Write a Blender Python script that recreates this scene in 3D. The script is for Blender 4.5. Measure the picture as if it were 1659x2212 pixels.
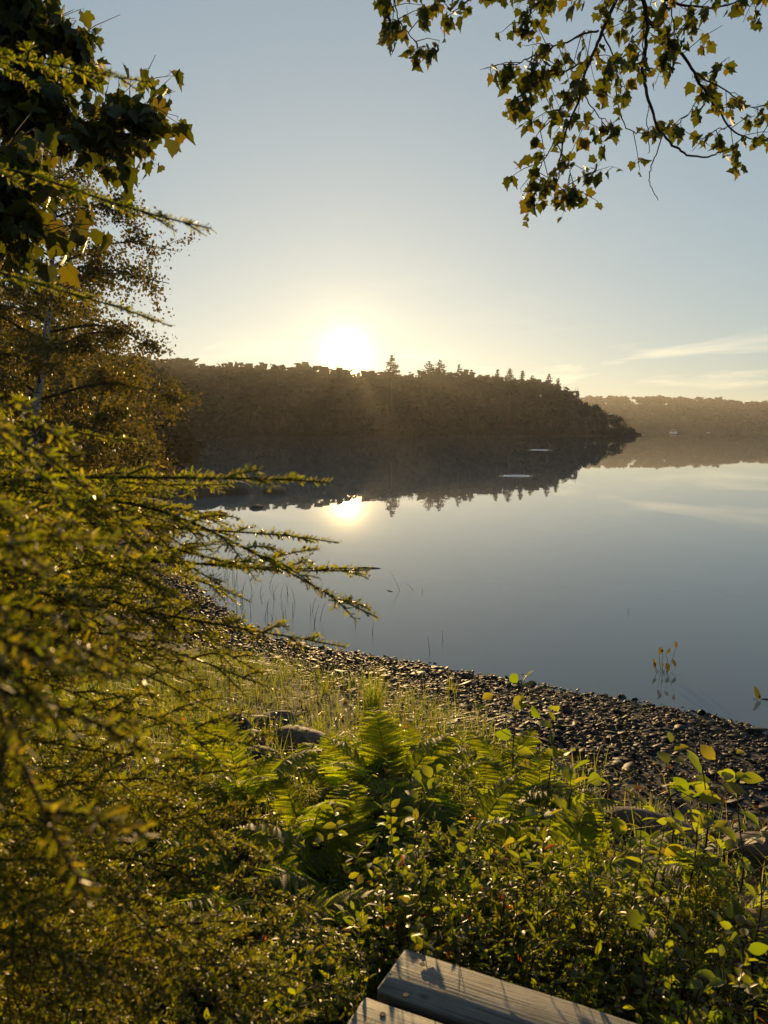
import bpy, math, random
import numpy as np
from mathutils import Matrix, Vector

for o in list(bpy.data.objects):
    bpy.data.objects.remove(o, do_unlink=True)
SC = bpy.context.scene
COL = SC.collection
R = math.radians
rng = np.random.default_rng(7)

# ------------------------------------------------------------------ camera
CAM_Z = 2.4
PITCH = math.atan(176 / 1685)
cd = bpy.data.cameras.new('camera')
cd.sensor_fit = 'VERTICAL'
cd.sensor_height = 36.0
cd.lens = 36.0 * 1685 / 2212
cd.clip_start = 0.05
cd.clip_end = 9000
cd.dof.use_dof = True
cd.dof.focus_distance = 6.0
cd.dof.aperture_fstop = cd.lens / 3.6
cam = bpy.data.objects.new('camera', cd)
cam.location = (0, 0, CAM_Z)
cam.rotation_euler = (math.pi / 2 - PITCH, 0, 0)
COL.objects.link(cam)
SC.camera = cam

# ------------------------------------------------------------------ sky and sun
SUN_EL = R(5.45)
SUN_AZ = R(-2.75)            # measured from +Y towards +X
SUN_DIR = Vector((math.sin(SUN_AZ) * math.cos(SUN_EL), math.cos(SUN_AZ) * math.cos(SUN_EL), math.sin(SUN_EL)))
world = bpy.data.worlds.new('World')
SC.world = world
world.use_nodes = True
wn, wl = world.node_tree.nodes, world.node_tree.links
wn.clear()


def nd(nodes, typ, **kw):
    n = nodes.new(typ)
    for k, v in kw.items():
        setattr(n, k, v)
    return n


def mathn(nodes, links, op, a, b=None, clamp=False):
    n = nodes.new('ShaderNodeMath')
    n.operation = op
    n.use_clamp = clamp
    for i, v in enumerate((a, b)):
        if v is None:
            continue
        if isinstance(v, (int, float)):
            n.inputs[i].default_value = v
        else:
            links.new(v, n.inputs[i])
    return n.outputs[0]


def build_world():
    sky = nd(wn, 'ShaderNodeTexSky', sky_type='NISHITA', sun_disc=False)
    sky.sun_elevation = SUN_EL
    sky.sun_rotation = SUN_AZ
    sky.altitude = 0
    sky.air_density = 1.0
    sky.dust_density = 0.45
    sky.ozone_density = 1.6
    bg = nd(wn, 'ShaderNodeBackground')
    bg.inputs['Strength'].default_value = 0.1
    out = nd(wn, 'ShaderNodeOutputWorld')
    tc = nd(wn, 'ShaderNodeTexCoord')
    d = tc.outputs['Generated']
    M = lambda op, a, b=None, c=False: mathn(wn, wl, op, a, b, c)
    # the sun's own disc and the aureole close round it
    dot = nd(wn, 'ShaderNodeVectorMath', operation='DOT_PRODUCT')
    wl.new(d, dot.inputs[0])
    dot.inputs[1].default_value = SUN_DIR
    ang = M('ARCCOSINE', M('MINIMUM', dot.outputs['Value'], 0.9999999))
    deg = M('MULTIPLY', ang, 180 / math.pi)
    disc = M('MULTIPLY', M('SUBTRACT', 1.0, M('MULTIPLY', M('SUBTRACT', deg, 0.42), 12.0), True), 1.0, True)
    aur = M('DIVIDE', 1.0, M('ADD', M('POWER', M('DIVIDE', deg, 0.95), 2.9), 1.0))
    aurc = nd(wn, 'ShaderNodeVectorMath', operation='SCALE')
    aurc.inputs[0].default_value = (60.0, 41.0, 16.0)
    wl.new(aur, aurc.inputs['Scale'])
    disk = nd(wn, 'ShaderNodeVectorMath', operation='SCALE')
    disk.inputs[0].default_value = (900.0, 760.0, 520.0)
    wl.new(disc, disk.inputs['Scale'])
    # thin high cloud in streaks low over the horizon
    sep = nd(wn, 'ShaderNodeSeparateXYZ')
    wl.new(d, sep.inputs[0])
    el = M('ARCSINE', sep.outputs['Z'])
    eldeg = M('MULTIPLY', el, 180 / math.pi)
    az = M('MULTIPLY', M('ARCTAN2', sep.outputs['X'], sep.outputs['Y']), 180 / math.pi)
    cv = nd(wn, 'ShaderNodeCombineXYZ')
    wl.new(M('MULTIPLY', az, 0.085), cv.inputs['X'])
    wl.new(M('SUBTRACT', M('MULTIPLY', eldeg, 0.62), M('MULTIPLY', az, 0.045)), cv.inputs['Y'])
    cv.inputs['Z'].default_value = 3.7
    nz = nd(wn, 'ShaderNodeTexNoise')
    nz.inputs['Scale'].default_value = 1.0
    nz.inputs['Detail'].default_value = 6.0
    nz.inputs['Roughness'].default_value = 0.55
    nz.inputs['Distortion'].default_value = 0.35
    wl.new(cv.outputs[0], nz.inputs['Vector'])
    mr = nd(wn, 'ShaderNodeMapRange')
    mr.inputs['From Min'].default_value = 0.52
    mr.inputs['From Max'].default_value = 0.74
    wl.new(nz.outputs['Fac'], mr.inputs['Value'])
    lo = M('MULTIPLY', M('SUBTRACT', eldeg, 2.0), 0.7, True)
    hi = M('MAXIMUM', M('SUBTRACT', 1.0, M('MULTIPLY', M('SUBTRACT', eldeg, 4.8), 0.45), True), M('SUBTRACT', 0.22, M('MULTIPLY', eldeg, 0.013), True))
    cl = M('MULTIPLY', M('MULTIPLY', mr.outputs[0], lo), hi)
    clc = nd(wn, 'ShaderNodeVectorMath', operation='SCALE')
    clc.inputs[0].default_value = (4.4, 3.1, 1.5)
    wl.new(cl, clc.inputs['Scale'])
    a1 = nd(wn, 'ShaderNodeVectorMath', operation='ADD')
    # hazy morning air evens out the clear-sky brightness over the whole dome
    s0 = nd(wn, 'ShaderNodeVectorMath', operation='SCALE')
    s0.inputs['Scale'].default_value = 0.085
    wl.new(sky.outputs[0], s0.inputs[0])
    gm = nd(wn, 'ShaderNodeGamma')
    gm.inputs['Gamma'].default_value = 0.37
    wl.new(s0.outputs[0], gm.inputs['Color'])
    s1 = nd(wn, 'ShaderNodeVectorMath', operation='MULTIPLY')
    s1.inputs[1].default_value = (5.45, 6.3, 6.8)
    wl.new(gm.outputs[0], s1.inputs[0])
    wl.new(s1.outputs[0], a1.inputs[0])
    wl.new(aurc.outputs[0], a1.inputs[1])
    a2 = nd(wn, 'ShaderNodeVectorMath', operation='ADD')
    wl.new(a1.outputs[0], a2.inputs[0])
    wl.new(disk.outputs[0], a2.inputs[1])
    a3 = nd(wn, 'ShaderNodeVectorMath', operation='ADD')
    wl.new(a2.outputs[0], a3.inputs[0])
    wl.new(clc.outputs[0], a3.inputs[1])
    wl.new(a3.outputs[0], bg.inputs['Color'])
    wl.new(bg.outputs[0], out.inputs['Surface'])


build_world()
sd = bpy.data.lights.new('sun', 'SUN')
sd.energy = 5.0
sd.angle = R(0.53)
sd.color = (1.0, 0.65, 0.265)
sun = bpy.data.objects.new('sun', sd)
sun.rotation_euler = (-SUN_DIR).to_track_quat('-Z', 'Y').to_euler()
sun.location = (0, 0, 30)
COL.objects.link(sun)

SC.view_settings.view_transform = 'Standard'
SC.view_settings.look = 'None'
SC.view_settings.exposure = 0.25
SC.view_settings.gamma = 1.0
SC.view_settings.use_curve_mapping = False
SC.render.engine = 'CYCLES'
SC.cycles.use_denoising = True
SC.cycles.max_bounces = 5
SC.cycles.diffuse_bounces = 2
SC.cycles.glossy_bounces = 3
SC.cycles.transmission_bounces = 3
SC.cycles.volume_bounces = 0
SC.cycles.caustics_reflective = False
SC.cycles.caustics_refractive = False
SC.cycles.sample_clamp_indirect = 4.0

# ------------------------------------------------------------------ geometry helpers
FP, CU, CV = 1685.0, 829.5, 1106.0
_sp, _cp = math.sin(PITCH), math.cos(PITCH)


def ray(u, v):
    cx, cy = (u - CU) / FP, (CV - v) / FP
    return np.array([cx, _cp + cy * _sp, -_sp + cy * _cp])


def at_y(u, v, Y):
    """a place on the sight line, Y metres out from the viewpoint"""
    r = ray(u, v)
    return np.array([0, 0, CAM_Z]) + r * (Y / r[1])


def at_z(u, v, Z):
    r = ray(u, v)
    return np.array([0, 0, CAM_Z]) + r * ((Z - CAM_Z) / r[2])


class Geo:
    def __init__(s):
        s.V, s.F, s.n = [], [], 0

    def add(s, V, F):
        V = np.asarray(V, float).reshape(-1, 3)
        F = np.asarray(F, int)
        s.V.append(V)
        s.F.append(F + s.n)
        s.n += len(V)
        return s

    def scatter(s, tpl, A, T):
        """tpl=(V,F) copied by matrices A (n,3,3) (columns = axes) and offsets T (n,3)"""
        tV, tF = tpl
        n = len(T)
        if n == 0:
            return s
        V = np.einsum('nij,kj->nki', A, tV) + T[:, None, :]
        F = tF[None, :, :] + (np.arange(n) * len(tV))[:, None, None]
        s.V.append(V.reshape(-1, 3))
        s.F.append(F.reshape(-1, tF.shape[1]) + s.n)
        s.n += n * len(tV)
        return s

    def mesh(s, name, mats, smooth=False, base=None):
        V = np.concatenate(s.V) if s.V else np.zeros((0, 3))
        if base is not None:
            V = V - np.asarray(base)
        me = bpy.data.meshes.new(name)
        me.vertices.add(len(V))
        me.vertices.foreach_set('co', V.astype(np.float32).ravel())
        if s.F:
            li = np.concatenate([f.ravel() for f in s.F]).astype(np.int32)
            lt = np.concatenate([np.full(len(f), f.shape[1]) for f in s.F]).astype(np.int32)
            ls = np.concatenate([[0], np.cumsum(lt)[:-1]]).astype(np.int32)
            me.loops.add(len(li))
            me.loops.foreach_set('vertex_index', li)
            me.polygons.add(len(lt))
            me.polygons.foreach_set('loop_start', ls)
            me.polygons.foreach_set('loop_total', lt)
            if smooth:
                me.polygons.foreach_set('use_smooth', np.ones(len(lt), bool))
        me.update(calc_edges=True)
        for m in (mats if isinstance(mats, (list, tuple)) else [mats]):
            me.materials.append(m)
        return me


def link(name, data, parent=None):
    o = bpy.data.objects.new(name, data)
    COL.objects.link(o)
    if parent is not None:
        o.parent = parent
    return o


def tag(o, label=None, cat=None, group=None, kind=None):
    if label: o['label'] = label
    if cat: o['category'] = cat
    if group: o['group'] = group
    if kind: o['kind'] = kind
    return o


def thing(name, label, cat, loc=(0, 0, 0), group=None, rz=0.0, sc=1.0):
    o = bpy.data.objects.new(name, None)
    o.empty_display_size = 0.1
    COL.objects.link(o)
    o.location = loc
    o.rotation_euler = (0, 0, rz)
    o.scale = (sc, sc, sc)
    return tag(o, label, cat, group)


def part(name, geo, mat, parent, base=None, smooth=False, kind=None):
    o = link(name, geo.mesh(name, mat, smooth, base), parent)
    if kind: o['kind'] = kind
    return o


def unit(v):
    v = np.asarray(v, float)
    return v / (np.linalg.norm(v, axis=-1, keepdims=True) + 1e-12)


def basis(d, up=None, roll=None):
    """rows d (n,3) -> (n,3,3) matrices whose x column is d and z column close to up"""
    d = unit(np.atleast_2d(d))
    n = len(d)
    if up is None:
        up = np.tile([0, 0, 1.0], (n, 1))
    up = np.broadcast_to(np.asarray(up, float), d.shape)
    y = np.cross(up, d)
    bad = np.linalg.norm(y, axis=1) < 1e-3
    y[bad] = np.cross(np.array([1.0, 0.1, 0]), d[bad])
    y = unit(y)
    z = np.cross(d, y)
    if roll is not None:
        c, s_ = np.cos(roll)[:, None], np.sin(roll)[:, None]
        y, z = y * c + z * s_, z * c - y * s_
    return np.stack([d, y, z], axis=2)


def tube(g, P, rad, n=5, cap=False):
    P = np.asarray(P, float)
    m = len(P)
    rad = np.broadcast_to(np.asarray(rad, float), (m,)) if np.ndim(rad) else np.full(m, rad)
    t = np.gradient(P, axis=0)
    B = basis(t, up=[0.13, 0.21, 1.0] if abs(unit(t.mean(0))[2]) < 0.9 else [1.0, 0.1, 0.05])
    a = np.arange(n) / n * 2 * np.pi
    ring = B[:, None, :, 1] * np.cos(a)[None, :, None] + B[:, None, :, 2] * np.sin(a)[None, :, None]
    V = P[:, None, :] + ring * rad[:, None, None]
    i = np.arange(m - 1)[:, None] * n
    j = np.arange(n)[None, :]
    k = (j + 1) % n
    F = np.stack([i + j, i + k, i + n + k, i + n + j], axis=2).reshape(-1, 4)
    g.add(V.reshape(-1, 3), F)
    if cap:
        g.add(V[-1], np.arange(n)[None, :])
        g.add(V[0][::-1], np.arange(n)[None, :])
    return g


def curve(P, n):
    """smooth polyline through control points"""
    P = np.asarray(P, float)
    m = len(P)
    if m < 3:
        t = np.linspace(0, 1, n)[:, None]
        return P[0] * (1 - t) + P[-1] * t
    Q = np.vstack([2 * P[0] - P[1], P, 2 * P[-1] - P[-2]])
    ts = np.linspace(0, m - 1 - 1e-9, n)
    i = ts.astype(int)
    f = (ts - i)[:, None]
    a, b, c, d = Q[i], Q[i + 1], Q[i + 2], Q[i + 3]
    return 0.5 * (2 * b + (c - a) * f + (2 * a - 5 * b + 4 * c - d) * f ** 2 + (3 * b - a - 3 * c + d) * f ** 3)


def noise2(x, y, s=1.0, seed=0):
    r = np.random.default_rng(seed)
    z = 0
    for k in range(6):
        a, b, p = r.normal(0, 1.4, 3) * np.array([1, 1, 3])
        z = z + np.sin((x * a + y * b) * s * (1 + 0.5 * k) + p) / (1 + 0.6 * k)
    return z / 2.4


def noise3(P, s=1.0, seed=0):
    r = np.random.default_rng(seed)
    z = 0
    for k in range(7):
        w = r.normal(0, 1.0, 3)
        z = z + np.sin(P @ w * s * (1 + 0.55 * k) + r.uniform(0, 6)) / (1 + 0.55 * k)
    return z / 2.5


# ------------------------------------------------------------------ materials
def material(name):
    m = bpy.data.materials.new(name)
    m.use_nodes = True
    n, l = m.node_tree.nodes, m.node_tree.links
    n.clear()
    return m, n, l, nd(n, 'ShaderNodeOutputMaterial')


def rand_value(n, l):
    """a value that differs leaf by leaf, joined or not"""
    g = nd(n, 'ShaderNodeNewGeometry')
    o = nd(n, 'ShaderNodeObjectInfo')
    return mathn(n, l, 'FRACT', mathn(n, l, 'ADD', g.outputs['Random Per Island'], o.outputs['Random']))


def ramp(n, l, fac, stops, interp='LINEAR'):
    r = nd(n, 'ShaderNodeValToRGB')
    r.color_ramp.interpolation = interp
    e = r.color_ramp.elements
    while len(e) < len(stops):
        e.new(0.5)
    for k, (p, c) in enumerate(stops):
        e[k].position = p
        e[k].color = (*c, 1)
    if fac is not None:
        l.new(fac, r.inputs['Fac'])
    return r.outputs['Color']


def leaf_mat(name, stops, tstops, tfac=0.5, rough=0.42, spec=0.5, vein=True):
    m, n, l, out = material(name)
    rv = rand_value(n, l)
    c = ramp(n, l, rv, stops)
    t = ramp(n, l, rv, tstops)
    p = nd(n, 'ShaderNodeBsdfPrincipled')
    p.inputs['Roughness'].default_value = rough
    p.inputs['Specular IOR Level'].default_value = spec
    l.new(c, p.inputs['Base Color'])
    tr = nd(n, 'ShaderNodeBsdfTranslucent')
    l.new(t, tr.inputs['Color'])
    if vein:
        tcn = nd(n, 'ShaderNodeTexCoord')
        nz = nd(n, 'ShaderNodeTexNoise')
        nz.inputs['Scale'].default_value = 60.0
        nz.inputs['Detail'].default_value = 3.0
        l.new(tcn.outputs['Object'], nz.inputs['Vector'])
        bp = nd(n, 'ShaderNodeBump')
        bp.inputs['Strength'].default_value = 0.35
        bp.inputs['Distance'].default_value = 0.004
        l.new(nz.outputs['Fac'], bp.inputs['Height'])
        l.new(bp.outputs[0], p.inputs['Normal'])
    mx = nd(n, 'ShaderNodeMixShader')
    mx.inputs['Fac'].default_value = tfac
    l.new(p.outputs[0], mx.inputs[1])
    l.new(tr.outputs[0], mx.inputs[2])
    l.new(mx.outputs[0], out.inputs['Surface'])
    return m


def solid_mat(name, stops, scale=8.0, rough=0.8, bump=0.5, bdist=0.01, spec=0.3, detail=6.0, stretch=(1, 1, 1), coords='Object', rnd=False):
    m, n, l, out = material(name)
    tcn = nd(n, 'ShaderNodeTexCoord')
    mp = nd(n, 'ShaderNodeMapping')
    mp.inputs['Scale'].default_value = stretch
    l.new(tcn.outputs[coords], mp.inputs['Vector'])
    nz = nd(n, 'ShaderNodeTexNoise')
    nz.inputs['Scale'].default_value = scale
    nz.inputs['Detail'].default_value = detail
    nz.inputs['Roughness'].default_value = 0.6
    l.new(mp.outputs[0], nz.inputs['Vector'])
    fac = nz.outputs['Fac']
    if rnd:
        fac = mathn(n, l, 'ADD', mathn(n, l, 'MULTIPLY', fac, 0.45), mathn(n, l, 'MULTIPLY', rand_value(n, l), 0.6))
    p = nd(n, 'ShaderNodeBsdfPrincipled')
    p.inputs['Roughness'].default_value = rough
    p.inputs['Specular IOR Level'].default_value = spec
    l.new(ramp(n, l, fac, stops), p.inputs['Base Color'])
    bp = nd(n, 'ShaderNodeBump')
    bp.inputs['Strength'].default_value = bump
    bp.inputs['Distance'].default_value = bdist
    l.new(nz.outputs['Fac'], bp.inputs['Height'])
    l.new(bp.outputs[0], p.inputs['Normal'])
    l.new(p.outputs[0], out.inputs['Surface'])
    return m


G1 = [(0.0, (0.030, 0.055, 0.010)), (0.5, (0.045, 0.075, 0.014)), (1.0, (0.075, 0.085, 0.016))]
M_NEEDLE = leaf_mat('hemlock_needles', [(0, (0.018, 0.030, 0.006)), (0.7, (0.034, 0.048, 0.008)), (1, (0.08, 0.07, 0.014))],
                    [(0, (0.32, 0.40, 0.008)), (0.7, (0.60, 0.58, 0.014)), (1, (0.80, 0.60, 0.035))], 0.55, 0.38, 0.5, vein=False)
M_MAPLE = leaf_mat('maple_leaf', G1, [(0, (0.08, 0.10, 0.004)), (0.7, (0.16, 0.16, 0.006)), (1, (0.26, 0.19, 0.010))], 0.5, 0.5)
M_BIRCH = leaf_mat('birch_leaf', [(0, (0.022, 0.026, 0.008)), (1, (0.05, 0.046, 0.012))], [(0, (0.10, 0.10, 0.008)), (1, (0.28, 0.20, 0.015))], 0.45, 0.5, 0.4, vein=False)
M_SAP = leaf_mat('sapling_leaf', G1, [(0, (0.32, 0.45, 0.010)), (0.8, (0.52, 0.58, 0.02)), (1, (0.62, 0.50, 0.03))], 0.58, 0.4)
M_SHRUB = leaf_mat('shrub_leaf', [(0, (0.018, 0.034, 0.006)), (0.8, (0.034, 0.052, 0.010)), (0.975, (0.07, 0.065, 0.012)), (0.985, (0.16, 0.045, 0.012)), (1, (0.20, 0.06, 0.012))],
                   [(0, (0.32, 0.42, 0.008)), (0.8, (0.56, 0.57, 0.016)), (0.975, (0.50, 0.44, 0.02)), (0.985, (0.55, 0.16, 0.01)), (1, (0.6, 0.22, 0.02))], 0.55, 0.40, vein=False)
M_FERN = leaf_mat('fern_leaf', [(0, (0.040, 0.068, 0.012)), (1, (0.060, 0.085, 0.014))], [(0, (0.44, 0.58, 0.010)), (1, (0.68, 0.70, 0.02))], 0.62, 0.5, 0.22, vein=False)
M_GRASS = leaf_mat('grass_blade', [(0, (0.05, 0.075, 0.014)), (0.7, (0.08, 0.09, 0.02)), (1, (0.16, 0.12, 0.04))],
                   [(0, (0.36, 0.48, 0.02)), (0.7, (0.56, 0.58, 0.03)), (1, (0.68, 0.52, 0.10))], 0.55, 0.4, vein=False)
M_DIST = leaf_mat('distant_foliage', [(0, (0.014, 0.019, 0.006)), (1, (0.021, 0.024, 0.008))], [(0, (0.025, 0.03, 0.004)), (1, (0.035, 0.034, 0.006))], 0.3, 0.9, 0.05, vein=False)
M_BARK = solid_mat('bark', [(0.3, (0.035, 0.026, 0.018)), (0.7, (0.09, 0.07, 0.05))], 30, 0.9, 0.8, 0.01, stretch=(1, 1, 0.25))
M_TWIG = solid_mat('twig_bark', [(0.3, (0.035, 0.022, 0.014)), (0.7, (0.08, 0.05, 0.03))], 60, 0.8, 0.4, 0.003)
M_BBARK = solid_mat('birch_bark', [(0.38, (0.05, 0.045, 0.04)), (0.5, (0.42, 0.38, 0.33)), (0.8, (0.55, 0.51, 0.46))], 7, 0.7, 0.4, 0.01, stretch=(0.6, 0.6, 5))
M_STEM = solid_mat('green_stem', [(0.3, (0.06, 0.05, 0.015)), (0.7, (0.11, 0.075, 0.025))], 40, 0.6, 0.2, 0.002)
M_SOIL = solid_mat('soil', [(0.3, (0.018, 0.013, 0.008)), (0.55, (0.040, 0.028, 0.016)), (0.75, (0.075, 0.052, 0.028))], 9, 0.95, 0.9, 0.04, spec=0.1, detail=9)
M_GRAVEL = solid_mat('wet_gravel', [(0.3, (0.012, 0.011, 0.010)), (0.7, (0.045, 0.040, 0.036))], 45, 0.8, 1.0, 0.02, spec=0.3)
M_STONE = solid_mat('shale_stone', [(0.15, (0.007, 0.006, 0.005)), (0.55, (0.016, 0.013, 0.011)), (0.8, (0.036, 0.026, 0.019)), (0.95, (0.11, 0.075, 0.05))], 24, 0.6, 0.5, 0.004, spec=0.2, rnd=True)
M_ROCK = solid_mat('boulder_rock', [(0.3, (0.045, 0.032, 0.024)), (0.55, (0.10, 0.07, 0.05)), (0.75, (0.17, 0.125, 0.09))], 6, 0.75, 0.7, 0.02, spec=0.35, detail=10)
M_DROCK = solid_mat('dark_rock', [(0.3, (0.03, 0.026, 0.024)), (0.7, (0.06, 0.047, 0.039))], 5, 0.8, 0.7, 0.03, spec=0.3, detail=10)
M_WHITE = solid_mat('white_paint', [(0.3, (0.72, 0.72, 0.70)), (0.7, (0.8, 0.8, 0.78))], 3, 0.4, 0.05, 0.001)
M_DRIFT = solid_mat('driftwood', [(0.3, (0.10, 0.075, 0.05)), (0.7, (0.26, 0.20, 0.14))], 12, 0.8, 0.8, 0.01, stretch=(0.3, 4, 4))
M_STEEL = solid_mat('rusty_screw', [(0.3, (0.015, 0.012, 0.010)), (0.7, (0.05, 0.035, 0.025))], 200, 0.6, 0.3, 0.001)


def water_mat():
    m, n, l, out = material('lake_water')
    p = nd(n, 'ShaderNodeBsdfPrincipled')
    p.inputs['Base Color'].default_value = (0.13, 0.155, 0.17, 1)
    p.inputs['Roughness'].default_value = 0.0
    p.inputs['IOR'].default_value = 1.333
    tcn = nd(n, 'ShaderNodeTexCoord')
    mp = nd(n, 'ShaderNodeMapping')
    mp.inputs['Scale'].default_value = (0.35, 1.0, 1.0)
    l.new(tcn.outputs['Object'], mp.inputs['Vector'])
    a = nd(n, 'ShaderNodeTexNoise')
    a.inputs['Scale'].default_value = 1.6
    a.inputs['Detail'].default_value = 3.0
    l.new(mp.outputs[0], a.inputs['Vector'])
    b = nd(n, 'ShaderNodeTexNoise')
    b.inputs['Scale'].default_value = 0.18
    b.inputs['Detail'].default_value = 2.0
    l.new(mp.outputs[0], b.inputs['Vector'])
    h = mathn(n, l, 'ADD', mathn(n, l, 'MULTIPLY', mathn(n, l, 'MULTIPLY', a.outputs['Fac'], mathn(n, l, 'POWER', b.outputs['Fac'], 2.0)), 0.05), mathn(n, l, 'MULTIPLY', b.outputs['Fac'], 0.030))
    bp = nd(n, 'ShaderNodeBump')
    bp.inputs['Strength'].default_value = 0.08
    bp.inputs['Distance'].default_value = 0.5
    l.new(h, bp.inputs['Height'])
    l.new(bp.outputs[0], p.inputs['Normal'])
    l.new(p.outputs[0], out.inputs['Surface'])
    return m


def wood_mat():
    m, n, l, out = material('weathered_board')
    tcn = nd(n, 'ShaderNodeTexCoord')
    oi = nd(n, 'ShaderNodeObjectInfo')
    ad = nd(n, 'ShaderNodeVectorMath', operation='ADD')
    sc = nd(n, 'ShaderNodeVectorMath', operation='SCALE')
    sc.inputs[0].default_value = (7.0, 3.0, 5.0)
    l.new(oi.outputs['Random'], sc.inputs['Scale'])
    l.new(tcn.outputs['Object'], ad.inputs[0])
    l.new(sc.outputs[0], ad.inputs[1])
    mp = nd(n, 'ShaderNodeMapping')
    mp.inputs['Scale'].default_value = (1.6, 60, 30)
    l.new(ad.outputs[0], mp.inputs['Vector'])
    g = nd(n, 'ShaderNodeTexNoise')
    g.inputs['Scale'].default_value = 2.2
    g.inputs['Detail'].default_value = 7
    g.inputs['Roughness'].default_value = 0.62
    g.inputs['Distortion'].default_value = 0.5
    l.new(mp.outputs[0], g.inputs['Vector'])
    b = nd(n, 'ShaderNodeTexNoise')
    b.inputs['Scale'].default_value = 9
    b.inputs['Detail'].default_value = 4
    l.new(ad.outputs[0], b.inputs['Vector'])
    c1 = ramp(n, l, g.outputs['Fac'], [(0.28, (0.03, 0.028, 0.026)), (0.36, (0.10, 0.098, 0.094)), (0.5, (0.19, 0.187, 0.18)), (0.72, (0.28, 0.275, 0.262))])
    c2 = ramp(n, l, b.outputs['Fac'], [(0.3, (0.5, 0.49, 0.46)), (0.7, (1, 1, 1))])
    mx = nd(n, 'ShaderNodeMix', data_type='RGBA', blend_type='MULTIPLY')
    mx.inputs[0].default_value = 1.0
    l.new(c1, mx.inputs[6])
    l.new(c2, mx.inputs[7])
    # knots
    vo = nd(n, 'ShaderNodeTexVoronoi')
    vo.inputs['Scale'].default_value = 5.5
    mp2 = nd(n, 'ShaderNodeMapping')
    mp2.inputs['Scale'].default_value = (0.75, 1.1, 0.001)
    l.new(ad.outputs[0], mp2.inputs['Vector'])
    l.new(mp2.outputs[0], vo.inputs['Vector'])
    kn = mathn(n, l, 'MULTIPLY', mathn(n, l, 'SUBTRACT', 0.085, vo.outputs['Distance']), 22.0, True)
    mk = nd(n, 'ShaderNodeMix', data_type='RGBA')
    l.new(kn, mk.inputs[0])
    l.new(mx.outputs[2], mk.inputs[6])
    mk.inputs[7].default_value = (0.035, 0.025, 0.018, 1)
    p = nd(n, 'ShaderNodeBsdfPrincipled')
    p.inputs['Roughness'].default_value = 0.62
    p.inputs['Specular IOR Level'].default_value = 0.35
    l.new(mk.outputs[2], p.inputs['Base Color'])
    bp = nd(n, 'ShaderNodeBump')
    bp.inputs['Strength'].default_value = 0.9
    bp.inputs['Distance'].default_value = 0.004
    l.new(g.outputs['Fac'], bp.inputs['Height'])
    l.new(bp.outputs[0], p.inputs['Normal'])
    l.new(p.outputs[0], out.inputs['Surface'])
    return m


M_WATER = water_mat()
M_WOOD = wood_mat()

# ------------------------------------------------------------------ leaf and plant templates
_half = np.array([(0.02, 0.03), (-0.06, 0.20), (0.07, 0.41), (0.20, 0.36), (0.32, 0.40), (0.52, 0.51), (0.54, 0.38),
                  (0.58, 0.27), (0.74, 0.22), (0.80, 0.13), (1.0, 0.0)])


def maple_tpl(fold, droop, seed):
    r = np.random.default_rng(seed)
    a = (_half + r.normal(0, 0.028, _half.shape)) * [1, r.uniform(0.8, 1.1)]
    a[-1, 1] = 0
    b = _half[:-1][::-1] + r.normal(0, 0.018, (len(_half) - 1, 2))
    b = b * [1, -1]
    P = np.vstack([a, b])
    P = np.vstack([[0.30, 0.0], P])
    z = fold * np.abs(P[:, 1]) - droop * np.clip(P[:, 0], 0, 1) ** 2 + r.normal(0, 0.02, len(P))
    V = np.column_stack([P, z])
    n = len(P) - 1
    F = np.array([[0, 1 + k, 1 + (k + 1) % n] for k in range(n)])
    return V, F


def oval_tpl(w, fold, droop, tip=1.0, n=5):
    t = np.linspace(0, 1, n + 1)
    hw = w * np.sin(np.pi * t ** 0.85) ** 0.8
    hw[0] = 0.02
    hw[-1] = 0.0
    mid = np.column_stack([t, 0 * t, -droop * t ** 2])
    L = np.column_stack([t, hw, fold * hw - droop * t ** 2])
    Rr = np.column_stack([t, -hw, fold * hw - droop * t ** 2])
    V = np.vstack([mid, L, Rr])
    m = n + 1
    F = []
    for k in range(n):
        F.append([k, k + 1, m + k + 1, m + k])
        F.append([k + 1, k, 2 * m + k, 2 * m + k + 1])
    return V, np.array(F)


MAPLE = [maple_tpl(f, d, s) for f, d, s in ((0.25, 0.25, 1), (0.1, 0.45, 2), (0.6, 0.1, 3), (-0.2, 0.35, 4), (0.35, 0.6, 5), (0.85, 0.3, 6))]
OVAL = [oval_tpl(0.33, 0.35, 0.15), oval_tpl(0.30, 0.15, 0.35), oval_tpl(0.36, 0.5, 0.25), oval_tpl(0.27, 0.25, 0.05)]
SMALL = oval_tpl(0.26, 0.3, 0.15, n=3)
NARROW = oval_tpl(0.13, 0.5, 0.3, n=3)
RHOMB = (np.array([[0, 0, 0], [0.45, 0.36, 0.06], [1, 0, -0.05], [0.45, -0.36, 0.06]]), np.array([[0, 1, 2], [0, 2, 3]]))
NEEDLE = (np.array([[0, 0.06, 0], [0, -0.06, 0], [0.8, -0.09, 0], [1.0, 0, 0], [0.8, 0.09, 0]]), np.array([[0, 1, 2, 3, 4]]))


def leaf_dirs(n, down=0.9, spread=0.7, r=rng):
    d = r.normal(0, spread, (n, 3))
    d[:, 2] -= down
    return unit(d)


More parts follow.
